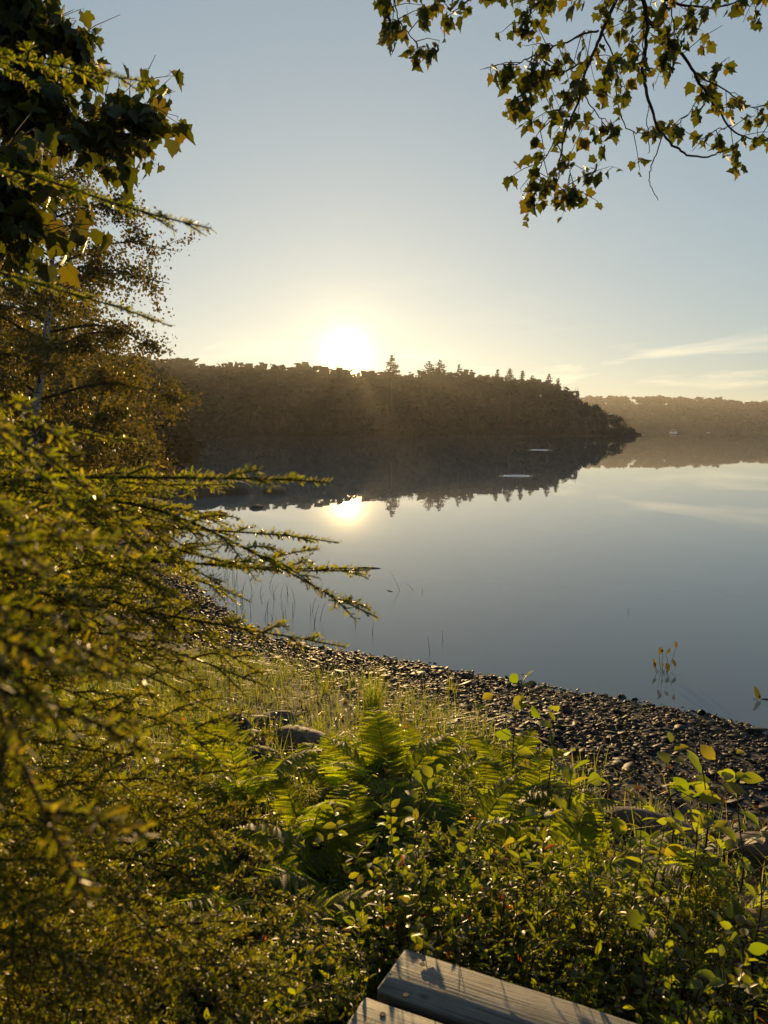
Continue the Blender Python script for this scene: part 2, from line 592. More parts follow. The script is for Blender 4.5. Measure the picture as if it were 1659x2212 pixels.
# ------------------------------------------------------------------ terrain
SHORE = np.array([(40, -40), (18, -10), (12, -2), (8, 2.3), (5, 4.55), (3.03, 5.93), (2.63, 6.38), (1.2, 7.24), (0.1, 7.95), (-1.27, 8.7),
                  (-2.0, 9.9), (-2.6, 11.1), (-3.24, 12.5), (-4.1, 15.5), (-5.6, 18.5), (-7.4, 22), (-8.2, 25), (-7.2, 27.5), (-6.0, 29.5),
                  (-7.0, 32), (-10.5, 37), (-13.0, 47), (-14.5, 60), (-19, 80), (-30, 120), (-50, 165), (-56, 195), (-40, 230), (0, 272),
                  (50, 318), (100, 366), (124, 394), (133, 404), (124, 418), (60, 470), (-60, 540), (-340, 600)])
POLY = np.vstack([SHORE, [(-420, 600), (-420, -60), (40, -60)]])


def shore_dist(x, y):
    x, y = np.asarray(x, float).ravel(), np.asarray(y, float).ravel()
    best = np.full(len(x), 1e9)
    for (ax, ay), (bx, by) in zip(SHORE[:-1], SHORE[1:]):
        dx, dy = bx - ax, by - ay
        t = np.clip(((x - ax) * dx + (y - ay) * dy) / (dx * dx + dy * dy), 0, 1)
        best = np.minimum(best, np.hypot(x - ax - t * dx, y - ay - t * dy))
    inside = np.zeros(len(x), bool)
    for (ax, ay), (bx, by) in zip(POLY, np.roll(POLY, -1, axis=0)):
        c = ((ay > y) != (by > y))
        with np.errstate(divide='ignore', invalid='ignore'):
            inside ^= c & (x < (bx - ax) * (y - ay) / (by - ay + 1e-12) + ax)
    return np.where(inside, best, -best)


def ss(x, a, b):
    t = np.clip((x - a) / (b - a), 0, 1)
    return t * t * (3 - 2 * t)


def ground_z(x, y):
    shp = np.shape(x)
    x, y = np.asarray(x, float).ravel(), np.asarray(y, float).ravel()
    d = shore_dist(x, y)
    d = d + 0.12 * noise2(x, y, 1.1, 3) * ss(np.abs(d), 0, 1)
    z = np.where(d < 0, np.maximum(-2.0, 0.16 * d), 0.13 * np.minimum(d, 2.4))
    z = z + 0.52 * ss(d, 2.3, 4.8) + 0.35 * ss(d, 5, 14)
    z = z + ss(y, 50, 160) * np.minimum(np.maximum(d, 0) * 0.17, 11.0)
    z = z + ss(-x - y * 0.1, 7, 25) * ss(d, 2, 20) * 2.0
    z = z + np.where(d > 0, 0.035 * noise2(x, y, 2.0, 5) * ss(d, 2, 4), 0)
    return z.reshape(shp) if shp else float(z[0])


def grid_obj(name, xs, ys, zf, mat, label_kind='structure', smooth=True):
    X, Y = np.meshgrid(xs, ys)
    Z = zf(X, Y)
    V = np.column_stack([X.ravel(), Y.ravel(), Z.ravel()])
    nx, ny = len(xs), len(ys)
    i = (np.arange(ny - 1)[:, None] * nx + np.arange(nx - 1)[None, :]).ravel()
    F = np.stack([i, i + 1, i + nx + 1, i + nx], 1)
    o = link(name, Geo().add(V, F).mesh(name, mat, smooth))
    if label_kind: o['kind'] = label_kind
    return o


gx = np.concatenate([np.arange(-400, -16, 8), np.arange(-16, 8, 0.22), np.arange(8, 170, 6)])
gy = np.concatenate([np.arange(-50, -2, 2.0), np.arange(-2, 34, 0.25), np.arange(34, 590, 7)])
ground = grid_obj('ground', gx, gy, ground_z, M_SOIL)
tag(ground, 'dark soil bank running down to the lake shore', 'ground')

wx = np.linspace(-850, 1500, 12)
wy = np.linspace(-70, 1290, 10)
water = grid_obj('lake_water', wx, wy, lambda X, Y: 0 * X, M_WATER, smooth=False)
tag(water, 'calm lake mirroring the sky and the wooded hill', 'water')


def far_z(X, Y):
    d = Y - (875 + 12 * np.sin(X * 0.012) + 25 * np.sin(X * 0.004 + 1))
    h = 37 + 3 * np.sin(X * 0.006 + 0.4) + 2 * np.sin(X * 0.021) - ss(X, 300, 700) * 3
    return np.where(d < 0, -1.5, ss(d, -5, 260) * h)


far_hill = grid_obj('far_hill', np.arange(-800, 1450, 18), np.arange(840, 1270, 14), far_z, M_SOIL)
tag(far_hill, 'low far hill across the lake at the right', 'hill')
# ------------------------------------------------------------------ distant woods
def crown_tpl(seed, kind, n=110):
    """one whole small tree for the distance: unit height, many leaf clumps"""
    r = np.random.default_rng(seed)
    g = Geo()
    if kind == 'broad':
        lob = r.normal(0, 1, (7, 3)); lob = unit(lob) * [0.20, 0.20, 0.26] + [0, 0, 0.60]
        c = lob[r.integers(0, 7, n)] + unit(r.normal(0, 1, (n, 3))) * r.uniform(0.06, 0.17, n)[:, None]
        A = basis(unit(r.normal(0, 1, (n, 3)))) * (r.uniform(0.05, 0.12, n) * math.sqrt(150 / n))[:, None, None]
        q = (np.array([[-0.6, -0.5, 0], [0.5, -0.6, 0.15], [0.65, 0.5, 0], [-0.5, 0.6, -0.1]]), np.array([[0, 1, 2], [0, 2, 3]]))
        g.scatter(q, A, c)
        lv = np.linspace(0, 0.6, 4)
        tube(g, np.column_stack([0 * lv, 0 * lv, lv - 0.1]), [0.022, 0.02, 0.016, 0.01], 4)
    else:
        lv = np.linspace(-0.08, 1.0, 4)
        tube(g, np.column_stack([0 * lv, 0 * lv, lv]), [0.02, 0.017, 0.01, 0.002], 4)
        nw = 15
        for k in range(nw):
            t = k / nw
            z = 0.14 + 0.84 * t
            L = 0.20 * (1 - t) ** 0.8 + 0.018
            m = 7 if k < 11 else 5
            for j in range(m):
                a = r.uniform(0, 6.28)
                l_ = L * r.uniform(0.6, 1.15)
                dx, dy = math.cos(a), math.sin(a)
                w = 0.026 + 0.018 * (1 - t)
                dz = -l_ * r.uniform(0.05, 0.45)
                b = np.array([0, 0, z]); e = np.array([dx * l_, dy * l_, z + dz])
                s_ = np.array([-dy, dx, 0]) * w
                mid = (b + e) / 2 + [0, 0, 0.012]
                g.add([b, mid + s_, e, mid - s_, mid - [0, 0, 0.04]], [[0, 1, 2], [0, 2, 3], [0, 2, 4]])
    V = np.concatenate(g.V)
    return g


def geo_scatter(dst, src, A, T):
    off = 0
    V = np.concatenate(src.V)
    n = len(T)
    VV = (np.einsum('nij,kj->nki', A, V) + T[:, None, :]).reshape(-1, 3)
    base = dst.n
    dst.V.append(VV)
    for f in src.F:
        FF = f[None] + (np.arange(n) * len(V))[:, None, None]
        dst.F.append(FF.reshape(-1, f.shape[1]) + base)
    dst.n += n * len(V)


def zrot(a, sx, sz):
    n = len(a)
    A = np.zeros((n, 3, 3))
    A[:, 0, 0] = np.cos(a) * sx; A[:, 0, 1] = -np.sin(a) * sx
    A[:, 1, 0] = np.sin(a) * sx; A[:, 1, 1] = np.cos(a) * sx
    A[:, 2, 2] = sz
    return A


BROAD = [crown_tpl(10 + k, 'broad') for k in range(5)]
CONE = [crown_tpl(30 + k, 'cone') for k in range(4)]
BROAD_FAR = [crown_tpl(50 + k, 'broad', 44) for k in range(5)]
# canopy outline of the hill as heights over the lake by bearing (u), in metres per metre of distance
PROF_U = np.array([-300, 250, 380, 500, 640, 740, 860, 950, 1000, 1040, 1100, 1200, 1235, 1260, 1300, 1340, 1360, 1372])
PROF_V = np.array([740, 762, 772, 784, 785, 800, 799, 799, 803, 809, 811, 823, 840, 858, 880, 896, 915, 936])


def top_limit(x, y):
    u = CU + FP * x / (y * _cp)      # bearing
    v = np.interp(u, PROF_U, PROF_V)
    return CAM_Z + y * (930 - v) / FP


def forest():
    r = np.random.default_rng(5)
    g = Geo()
    N = 9000
    x = r.uniform(-330, 136, N); y = r.uniform(100, 520, N)
    d = shore_dist(x, y)
    u = CU + FP * x / y
    keep = (d > 0.8) & (u > -250) & (d < 70)
    x, y, d = x[keep], y[keep], d[keep]
    # thin to a spacing of about 4.5 m near the shore
    cell = {}
    idx = []
    for k in range(len(x)):
        key = (int(x[k] / 5.2), int(y[k] / 5.2))
        if key in cell: continue
        cell[key] = 1
        idx.append(k)
    x, y, d = x[idx], y[idx], d[idx]
    z = ground_z(x, y)
    lim = top_limit(x, y) * r.uniform(0.93, 1.015, len(x)) - z
    h = np.minimum(r.uniform(10, 17, len(x)) * (0.55 + 0.45 * ss(d, 0, 14)), lim)
    back = d > 24
    h = np.where(back, np.minimum(lim * r.choice([0.86, 0.92, 0.96, 1.0, 1.05], len(x)), 22), h)
    ok = h > 2.0
    x, y, z, h, d = x[ok], y[ok], z[ok], h[ok], d[ok]
    kind = r.integers(0, 9, len(x))
    u = CU + FP * x / y
    con = (r.uniform(0, 1, len(x)) < np.where(u > 820, 0.45, 0.10))
    for k in range(9):
        m = (kind % 5 == k) & ~con if k < 5 else (kind % 4 == k - 5) & con
        src = (BROAD + CONE)[k]
        hh = h[m]
        w = np.maximum(hh, 6) * (r.uniform(0.85, 1.2, m.sum()) if k < 5 else r.uniform(0.75, 1.0, m.sum()))
        geo_scatter(g, src, zrot(r.uniform(0, 6.28, m.sum()), w, hh), np.column_stack([x[m], y[m], z[m] - 0.1]))
    # low brush along the water's edge
    t = r.uniform(0, 1, 900)
    seg = r.integers(21, 33, 900)
    p = SHORE[seg] * (1 - t[:, None]) + SHORE[seg + 1] * t[:, None]
    nrm = SHORE[seg + 1] - SHORE[seg]; nrm = unit(np.column_stack([-nrm[:, 1], nrm[:, 0]]))
    p = p + nrm * r.uniform(0.3, 3.0, 900)[:, None]
    dd = shore_dist(p[:, 0], p[:, 1]); m = dd > 0.2
    p = p[m]
    hh = r.uniform(1.8, 5.0, len(p)) * np.clip(p[:, 1] / 150, 0.5, 1)
    hh = np.minimum(hh, np.maximum(top_limit(p[:, 0], p[:, 1]), 1.0))
    for k in range(5):
        mm = np.arange(len(p)) % 5 == k
        geo_scatter(g, BROAD[k], zrot(r.uniform(0, 6.28, mm.sum()), hh[mm] * 1.3, hh[mm]),
                    np.column_stack([p[mm], ground_z(p[mm, 0], p[mm, 1]) - hh[mm] * 0.28]))
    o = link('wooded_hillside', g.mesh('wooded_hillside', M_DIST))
    tag(o, 'dark wooded hillside across the cove, backlit by the low sun', 'forest', kind='stuff')


def far_forest():
    r = np.random.default_rng(8)
    g = Geo()
    N = 3800
    x = r.uniform(-700, 900, N); y = r.uniform(878, 1150, N)
    z = far_z(x, y)
    k_ = z > 0.15
    x, y, z = x[k_], y[k_], z[k_]
    h = r.uniform(12, 15, len(x)) * np.where(r.uniform(0, 1, len(x)) < 0.03, 1.25, 1)
    q = np.where(r.uniform(0, 1, len(x)) < 0.06, r.integers(5, 7, len(x)), r.integers(0, 5, len(x)))
    for k in range(7):
        m = q == k
        geo_scatter(g, (BROAD_FAR + CONE[:2])[k], zrot(r.uniform(0, 6.28, m.sum()), h[m] * (1.35 if k < 5 else 0.8), h[m]), np.column_stack([x[m], y[m], z[m] - 1.5]))
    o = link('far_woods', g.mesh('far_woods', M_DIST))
    tag(o, 'pale hazy woods covering the far shore', 'forest', kind='stuff')


forest()
far_forest()


def pine(name, label, u, v_top, Y, width, seed, bare=False, sparse=1.0, group='conifers on the hill skyline'):
    """a tall conifer standing clear of the canopy"""
    r = np.random.default_rng(seed)
    top = at_y(u, v_top, Y)
    bz = ground_z(top[0], top[1])
    base = np.array([top[0], top[1], bz])
    H = top[2] - bz
    root = thing(name, label, 'tree', base, group)
    g = Geo()
    lv = np.linspace(0, 1, 6)
    lean = r.normal(0, 0.01, 2)
    tube(g, np.column_stack([lean[0] * lv * H, lean[1] * lv * H, lv * H - 0.3 * (1 - lv)]), np.linspace(0.26, 0.06, 6), 6)
    part('trunk', g, M_BARK, root)
    gb, gl = Geo(), Geo()
    nw = 12
    CH = min(0.6 * H, 9.5)
    for k in range(nw):
        t = k / (nw - 1)
        z = H - CH * (1 - t) - 0.15
        L = (width * 2.0 * (1 - t) ** 0.8 + 0.3) * r.uniform(0.7, 1.2)
        for j in range(int(6 * sparse) + 1):
            a = r.uniform(0, 6.28)
            l_ = L * r.uniform(0.55, 1.1)
            if bare: l_ *= 0.3
            up = r.uniform(-0.12, 0.22) if not bare else 0.1
            e = np.array([math.cos(a) * l_, math.sin(a) * l_, z + up * l_])
            s = np.array([0, 0, z])
            m = (s + e) / 2 - [0, 0, 0.06 * l_]
            tube(gb, [s, m, e], [0.07, 0.05, 0.02], 3)
            if not bare:
                n = int(10 + l_ * 13)
                tt = r.uniform(0.2, 1.05, n)[:, None]
                c = s * (1 - tt) + e * tt + r.normal(0, 0.16, (n, 3)) * [1, 1, 0.5] * (0.6 + 0.25 * l_)
                gl.scatter(RHOMB, basis(unit(r.normal(0, 1, (n, 3)) * [1, 1, 0.4])) * r.uniform(0.4, 0.8, n)[:, None, None], c)
    tag(part('branches', gb, M_BARK, root), kind='stuff')
    if not bare:
        tag(part('crown', gl, M_DIST, root), kind='stuff')


pine('pine_tree', 'broad layered pine standing alone above the ridge just right of the sun', 846, 769, 300, 2.6, 1)
pine('pine_tree', 'left of two close pines with flat ragged tops on the ridge', 927, 781, 318, 3.0, 2, sparse=0.8)
pine('pine_tree', 'right of two close pines with flat ragged tops on the ridge', 951, 779, 318, 2.7, 3, sparse=0.8)
pine('pine_tree', 'ragged thin pine on the ridge between the twin pines and the spruce row', 992, 788, 330, 2.4, 4, sparse=0.6)
pine('spruce_tree', 'short stout spruce on the sloping ridge left of the spruce row', 1018, 800, 336, 2.2, 5)
pine('spruce_tree', 'leftmost spruce in the row on the sloping ridge', 1075, 799, 346, 1.9, 6)
pine('spruce_tree', 'tallest spruce in the row on the sloping ridge', 1102, 797, 350, 2.0, 7)
pine('spruce_tree', 'slim spruce right of the tallest one on the sloping ridge', 1129, 802, 355, 1.6, 8)
pine('spruce_tree', 'small spruce at the right end of the row on the ridge', 1150, 812, 358, 1.5, 9)
pine('spruce_tree', 'pointed spruce standing apart where the ridge begins to drop', 1186, 809, 366, 1.7, 10)
pine('spruce_tree', 'leaning spruce at the edge of the drop toward the point', 1206, 818, 370, 1.8, 11)
pine('dead_tree', 'bare dead snag poking up from the falling end of the hill', 1248, 836, 380, 1.6, 12, bare=True)
pine('dead_tree', 'second thinner bare snag beside the first on the hill end', 1241, 838, 378, 1.4, 13, bare=True)


# ------------------------------------------------------------------ trees on the near left shore
def leafy_tree(name, label, base, H, crown, n_limb, n_leaf, size, mat, bark, seed, lean=(0, 0), tpl=RHOMB, clump=0.28, trunk_r=0.07, cz=(0.3, 1.0), group=None, cat='tree'):
    """tapered trunk, limbs and twigs; leaves clustered along the twigs. crown=(rx,ry)"""
    r = np.random.default_rng(seed)
    base = np.array([base[0], base[1], ground_z(base[0], base[1]) - 0.05])
    root = thing(name, label, cat, base, group)
    lv = np.linspace(0, 1, 9)
    wob = np.cumsum(r.normal(0, 0.012, (9, 2)), axis=0) * H
    T = np.column_stack([lean[0] * lv ** 1.3 + wob[:, 0], lean[1] * lv ** 1.3 + wob[:, 1], lv * H * 0.96])
    g = Geo()
    tube(g, T, trunk_r * (1 - 0.88 * lv), 8)
    part('trunk', g, bark, root, smooth=True)
    gb, pts = Geo(), []
    for k in range(n_limb):
        t = cz[0] + (cz[1] - cz[0]) * (k + r.uniform(0, 1)) / n_limb
        s = np.array([np.interp(t, lv, T[:, i]) for i in range(3)])
        a = k * 2.4 + r.uniform(-0.5, 0.5)
        prof = math.sin(math.pi * min(0.98, (0.18 + 0.8 * (t - cz[0]) / (cz[1] - cz[0] + 1e-6)))) ** 0.7
        Lx, Ly = crown[0] * prof * r.uniform(0.55, 1.1), crown[1] * prof * r.uniform(0.55, 1.1)
        e = s + [math.cos(a) * Lx, math.sin(a) * Ly, 0.35 * (Lx + Ly) / 2 * r.uniform(-0.5, 1.2)]
        c = curve([s, (s + e) / 2 + [0, 0, 0.12 * Lx], e], 8)
        tube(gb, c, np.linspace(trunk_r * 0.32 * (1.15 - t * 0.7), 0.006, 8), 5)
        L = np.linalg.norm(e - s)
        nt = max(3, int(L * 6))
        for j in range(nt):
            f = r.uniform(0.25, 1.0)
            p = c[int(f * 7)]
            q = p + unit(r.normal(0, 1, 3) * [1, 1, 0.6] + (e - s) / L * 0.8) * r.uniform(0.2, 0.55) * (0.4 + 0.3 * L)
            q[2] -= 0.05
            tube(gb, [p, (p + q) / 2 + [0, 0, 0.03], q], [0.007, 0.005, 0.002], 3)
            pts.append((p, q))
    tag(part('limbs', gb, bark if bark is not M_BBARK else M_TWIG, root), kind='stuff')
    P0 = np.array([p for p, q in pts]); P1 = np.array([q for p, q in pts])
    k = r.integers(0, len(P0), n_leaf)
    f = r.uniform(0.15, 1.1, n_leaf)[:, None]
    C = P0[k] * (1 - f) + P1[k] * f + r.normal(0, clump, (n_leaf, 3)) * r.uniform(0.2, 1, (n_leaf, 1))
    gl = Geo()
    A = basis(leaf_dirs(n_leaf, 0.5, 0.8, r), up=r.normal(0, 1, (n_leaf, 3))) * (size * r.uniform(0.6, 1.25, n_leaf))[:, None, None]
    gl.scatter(tpl, A, C)
    tag(part('crown', gl, mat, root), kind='stuff')
    return root


leafy_tree('birch_tree', 'tall birch with pale trunk and fine lacy leaves at the left shore', (-5.75, 12.2), 7.0, (2.2, 2.2), 40, 36000, 0.058, M_BIRCH, M_BBARK, 1, lean=(0.9, 0), clump=0.15, trunk_r=0.10, cz=(0.22, 1.0))
leafy_tree('shore_tree', 'small leaning tree reaching over the water below the birch', (-5.8, 14.6), 3.4, (1.5, 1.4), 16, 6000, 0.085, M_BIRCH, M_BARK, 2, lean=(0.6, 0), clump=0.16, trunk_r=0.06, cz=(0.2, 1.0))
leafy_tree('shore_tree', 'dark bushy tree behind the birch trunk', (-8.6, 17.5), 6.6, (2.3, 2.2), 20, 7000, 0.13, M_BIRCH, M_BARK, 3, clump=0.24, trunk_r=0.11, cz=(0.08, 1.0))
leafy_tree('shore_tree', 'rounded dark tree farther back along the left shore', (-9.4, 23.0), 5.2, (2.2, 2.4), 18, 6000, 0.14, M_BIRCH, M_BARK, 4, clump=0.26, trunk_r=0.10, cz=(0.08, 1.0))
leafy_tree('shore_tree', 'tall dark tree at the left edge behind the hemlock boughs', (-12.5, 22.5), 8.5, (3.0, 3.0), 22, 8000, 0.17, M_BIRCH, M_BARK, 5, clump=0.3, trunk_r=0.15, cz=(0.06, 1.0))
leafy_tree('shore_tree', 'tree above the shore boulders with foliage down to the ground', (-10.6, 31.0), 5.0, (2.4, 2.4), 18, 5000, 0.17, M_BIRCH, M_BARK, 6, clump=0.3, trunk_r=0.10, cz=(0.06, 1.0))
leafy_tree('shore_tree', 'hazy low tree on the shore beyond the boulders', (-16.8, 58.0), 5.6, (3.6, 3.6), 18, 5000, 0.26, M_DIST, M_BARK, 7, clump=0.45, trunk_r=0.14, cz=(0.06, 1.0))
leafy_tree('shore_tree', 'pale misty tree in the gap before the far hillside', (-24.0, 85.0), 8.0, (5.0, 5.0), 18, 5000, 0.38, M_DIST, M_BARK, 8, clump=0.7, trunk_r=0.2, cz=(0.06, 1.0))
leafy_tree('shore_tree', 'broad shadowed tree between the birch and the tall left tree', (-14.5, 36.0), 9.0, (4.0, 4.0), 20, 6000, 0.22, M_BIRCH, M_BARK, 9, clump=0.4, trunk_r=0.16, cz=(0.06, 1.0))
leafy_tree('shore_bush', 'leafy bush at the water edge under the birch', (-4.9, 12.6), 1.7, (1.1, 1.0), 12, 4500, 0.06, M_BIRCH, M_TWIG, 10, clump=0.14, trunk_r=0.03, cz=(0.08, 1.0), cat='bush')
leafy_tree('shore_bush', 'low bush on the bank just in front of the birch', (-4.6, 10.2), 1.3, (0.9, 0.9), 12, 4500, 0.05, M_SHRUB, M_TWIG, 11, clump=0.13, trunk_r=0.025, cz=(0.08, 1.0), cat='bush')
leafy_tree('shore_bush', 'shadowed bush beside the left shore boulders', (-8.0, 19.0), 2.4, (1.6, 1.6), 14, 4500, 0.09, M_BIRCH, M_TWIG, 12, clump=0.2, trunk_r=0.04, cz=(0.06, 1.0), cat='bush')


for k, (x, y, H, w) in enumerate(((-3.2, -3.6, 9.5, 3.2), (2.6, -4.2, 9.0, 3.2), (-0.6, -7.5, 11.0, 4.0), (6.0, -2.5, 8.0, 3.0), (-6.5, 0.8, 9.0, 3.0), (-8.0, -6.0, 10, 4.0), (6.5, -8.5, 10, 4.0))):  # unseen trees, added to block sky light from the foreground
    leafy_tree('unseen_shade_tree', 'unseen tall leafy tree added behind the viewpoint to dim the sky light', (x, y), H, (w, w), 24, 5200, 0.52, M_BIRCH, M_BARK, 40 + k, clump=0.45, trunk_r=0.16, cz=(0.28, 1.0), group='unseen trees added behind the viewpoint to dim the sky light')


leafy_tree('shore_bush', 'wide dark bush spilling down to the water left of the cove', (-5.6, 16.6), 2.3, (1.5, 1.5), 16, 6000, 0.085, M_BIRCH, M_TWIG, 60, clump=0.18, trunk_r=0.04, cz=(0.04, 1.0), cat='bush')
leafy_tree('shore_bush', 'dark bush at the root of the rocky spit', (-8.6, 24.2), 2.9, (2.0, 2.0), 16, 5500, 0.12, M_BIRCH, M_TWIG, 61, clump=0.24, trunk_r=0.05, cz=(0.04, 1.0), cat='bush')
leafy_tree('shore_bush', 'dark bush behind the largest spit boulder', (-9.4, 28.6), 3.2, (2.0, 2.0), 16, 5500, 0.14, M_BIRCH, M_TWIG, 62, clump=0.26, trunk_r=0.05, cz=(0.04, 1.0), cat='bush')
leafy_tree('shore_bush', 'low bush on the near left bank beside the shingle', (-3.9, 8.6), 1.1, (0.9, 0.9), 14, 5500, 0.045, M_SHRUB, M_TWIG, 63, clump=0.12, trunk_r=0.02, cz=(0.04, 1.0), cat='bush')


# ------------------------------------------------------------------ maple boughs with single leaves
MAPLE_ME = [Geo().add(*t).mesh('leaf', M_MAPLE) for t in MAPLE]


def maple_boughs(root, limbs, n_parts, n_stuff, size, base, seed, spread=0.16, twig_r=0.009, down=0.8):
    """limbs: (points, weight, radius) in world space. Leaves hang on thin stalks off side twigs."""
    r = np.random.default_rng(seed)
    gt = Geo()
    anchors, wts = [], []
    for P, w, rad, f0 in limbs:
        c = curve(P, 6 * len(P))
        c = c + np.cumsum(r.normal(0, 0.006, c.shape), axis=0) * 0.8
        tube(gt, c, np.linspace(rad, max(0.0022, rad * 0.25), len(c)), 5)
        L = np.linalg.norm(np.diff(c, axis=0), axis=1).sum()
        if w > 0:
            for j in range(max(3, int(L * 14 * w))):
                f = r.uniform(f0, 1.0)
                p = c[min(len(c) - 1, int(f * len(c)))]
                dirv = unit(r.normal(0, 1, 3) + unit(c[-1] - c[0]) * 0.7 + [0, 0, -0.25])
                q = p + dirv * r.uniform(0.05, spread * 1.5)
                m = (p + q) / 2 + [0, 0, 0.015]
                tube(gt, [p, m, q], [0.0034, 0.0026, 0.0016], 3)
                anchors.append((p, q))
            anchors.append((c[-2], c[-1]))
    tag(part('limbs', gt, M_TWIG, root, base), kind='stuff')
    a0 = np.array([a for a, b in anchors]); a1 = np.array([b for a, b in anchors])
    n = n_parts + n_stuff
    k = np.concatenate([np.arange(len(a0)), r.integers(0, len(a0), max(0, n - len(a0)))])[:n]
    r.shuffle(k)
    f = r.uniform(0.4, 1.05, n)[:, None]
    S = a0[k] * (1 - f) + a1[k] * f
    pd = leaf_dirs(n, down * 0.5, 0.6, r)
    E = S + pd * r.uniform(0.02, 0.055, n)[:, None]
    gp = Geo()
    for i in range(n):
        tube(gp, [S[i], E[i]], [0.0013, 0.0009], 3)
    tag(part('leaf_stalks', gp, M_STEM, root, base), kind='stuff')
    ld = unit(pd * 0.5 + leaf_dirs(n, down, 0.45, r))
    A = basis(ld, up=r.normal(0, 1, (n, 3)) + [0, -0.5, 0.3]) * (size * r.uniform(0.55, 1.2, n))[:, None, None]
    order = np.argsort(-np.linalg.norm(A[:, :, 0], axis=1))
    for i in order[:n_parts]:
        o = bpy.data.objects.new('leaf', MAPLE_ME[r.integers(0, 6)])
        COL.objects.link(o)
        o.parent = root
        M = np.eye(4); M[:3, :3] = A[i]; M[:3, 3] = E[i] - base
        o.matrix_local = Matrix(M.tolist())
    if n_stuff:
        g = Geo()
        for t in range(6):
            m = order[n_parts:][t::6]
            g.scatter(MAPLE[t], A[m], E[m])
        tag(part('leaves', g, M_MAPLE, root, base), kind='stuff')


def P3(pts):
    return [at_y(*p) for p in pts]


# the maple whose boughs hang in from the upper right
P3_all = P3
P3 = lambda pts: P3_all([(u + (22 if u < 1100 else 0), v - 42, Y) for u, v, Y in pts])
rb = np.array([5.6, 2.9, ground_z(5.6, 2.9) - 0.1])
maple_r = thing('maple_tree', 'maple tree whose leafy boughs hang into the sky at upper right', 'tree', rb)
g = Geo()
tube(g, curve([rb, rb + [0.05, 0.1, 2.5], rb + [-0.15, 0.2, 5], rb + [-0.1, 0.1, 8]], 14), np.linspace(0.19, 0.07, 14), 10)
part('trunk', g, M_BARK, maple_r, rb, smooth=True)
hub = at_y(1345, -60, 5.0)
cr = rb + [-0.15, 0.2, 5.2]
D = 5.0
limbs_r = [
    ([cr, (cr + hub) / 2 + [0, 0, 0.35], hub], 0.5, 0.045, 0.5),
    ([hub] + P3([(1335, 20, 5), (1292, 110, 4.95), (1262, 180, 4.9), (1235, 262, 4.85), (1205, 340, 4.8), (1192, 425, 4.8)]), 1.25, 0.014, 0.05),
    ([hub] + P3([(1385, 50, 5.1), (1390, 130, 5.1), (1385, 200, 5.1), (1402, 275, 5.05), (1432, 335, 5.0), (1472, 377, 5.0), (1522, 388, 5.0), (1562, 372, 5.0)]), 0.0, 0.015, 0),
    (P3([(1388, 40, 5.1), (1387, 130, 5.1), (1386, 200, 5.1)]), 1.6, 0.006, 0),
    (P3([(1390, 70, 5.1), (1440, 120, 5.2), (1490, 182, 5.3), (1542, 262, 5.3), (1592, 330, 5.3), (1650, 350, 5.3)]), 1.25, 0.014, 0.1),
    (P3([(1500, 195, 5.3), (1560, 225, 5.4), (1610, 262, 5.4), (1660, 262, 5.4)]), 0.8, 0.006, 0.2),
    (P3([(1395, 20, 5.1), (1470, 45, 5.2), (1560, 55, 5.3), (1680, 20, 5.4)]), 1.5, 0.011, 0),
    ([hub] + P3([(1290, -10, 4.9), (1230, 15, 4.8), (1170, 50, 4.8), (1120, 95, 4.8)]), 1.3, 0.010, 0.1),
    (P3([(1230, 15, 4.8), (1120, -20, 4.7), (1040, 0, 4.7), (980, 40, 4.7), (930, 75, 4.7)]), 1.3, 0.009, 0.1),
    (P3([(1120, -20, 4.7), (1000, -50, 4.6), (890, -30, 4.6), (830, 20, 4.6), (808, 70, 4.6), (800, 110, 4.6)]), 1.25, 0.008, 0.3),
    (P3([(826, 25, 4.6), (838, 80, 4.6), (862, 125, 4.6), (878, 165, 4.6)]), 1.5, 0.004, 0.3),
    (P3([(1292, 110, 4.95), (1220, 130, 4.8), (1150, 165, 4.7), (1105, 190, 4.7)]), 1.5, 0.007, 0.1),
    (P3([(1262, 180, 4.9), (1200, 210, 4.8), (1140, 235, 4.7), (1115, 265, 4.7)]), 1.4, 0.006, 0.1),
    (P3([(1235, 262, 4.85), (1190, 290, 4.8), (1150, 330, 4.8)]), 1.5, 0.005, 0.1),
    (P3([(1205, 340, 4.8), (1175, 380, 4.8), (1150, 425, 4.8), (1155, 455, 4.8)]), 1.9, 0.004, 0.3),
    (P3([(1205, 345, 4.8), (1235, 400, 4.8), (1225, 450, 4.8)]), 1.4, 0.0035, 0.5),
    (P3([(1250, 220, 4.9), (1275, 280, 4.9), (1300, 325, 4.9), (1325, 318, 4.9)]), 0.6, 0.004, 0.2),
    (P3([(1300, 100, 4.95), (1330, 200, 5.0), (1335, 290, 5.0), (1365, 325, 5.0), (1400, 322, 5.0)]), 0.5, 0.005, 0.1),
    (P3([(1432, 335, 5.0), (1412, 390, 5.0), (1410, 420, 5.0), (1416, 462, 5.0)]), 0.0, 0.004, 0),
    (P3([(1400, 270, 5.05), (1395, 320, 5.0), (1390, 370, 5.0)]), 0.0, 0.003, 0),
    (P3([(1520, 235, 5.3), (1500, 290, 5.3), (1470, 320, 5.3)]), 1.0, 0.004, 0.2),
    (P3([(1580, 315, 5.3), (1540, 330, 5.3), (1505, 345, 5.3)]), 1.2, 0.004, 0.2),
    (P3([(1440, 0, 5.2), (1450, 80, 5.2), (1462, 140, 5.2)]), 1.3, 0.006, 0.0),
]
maple_boughs(maple_r, limbs_r, 300, 850, 0.070, rb, 21, spread=0.19)

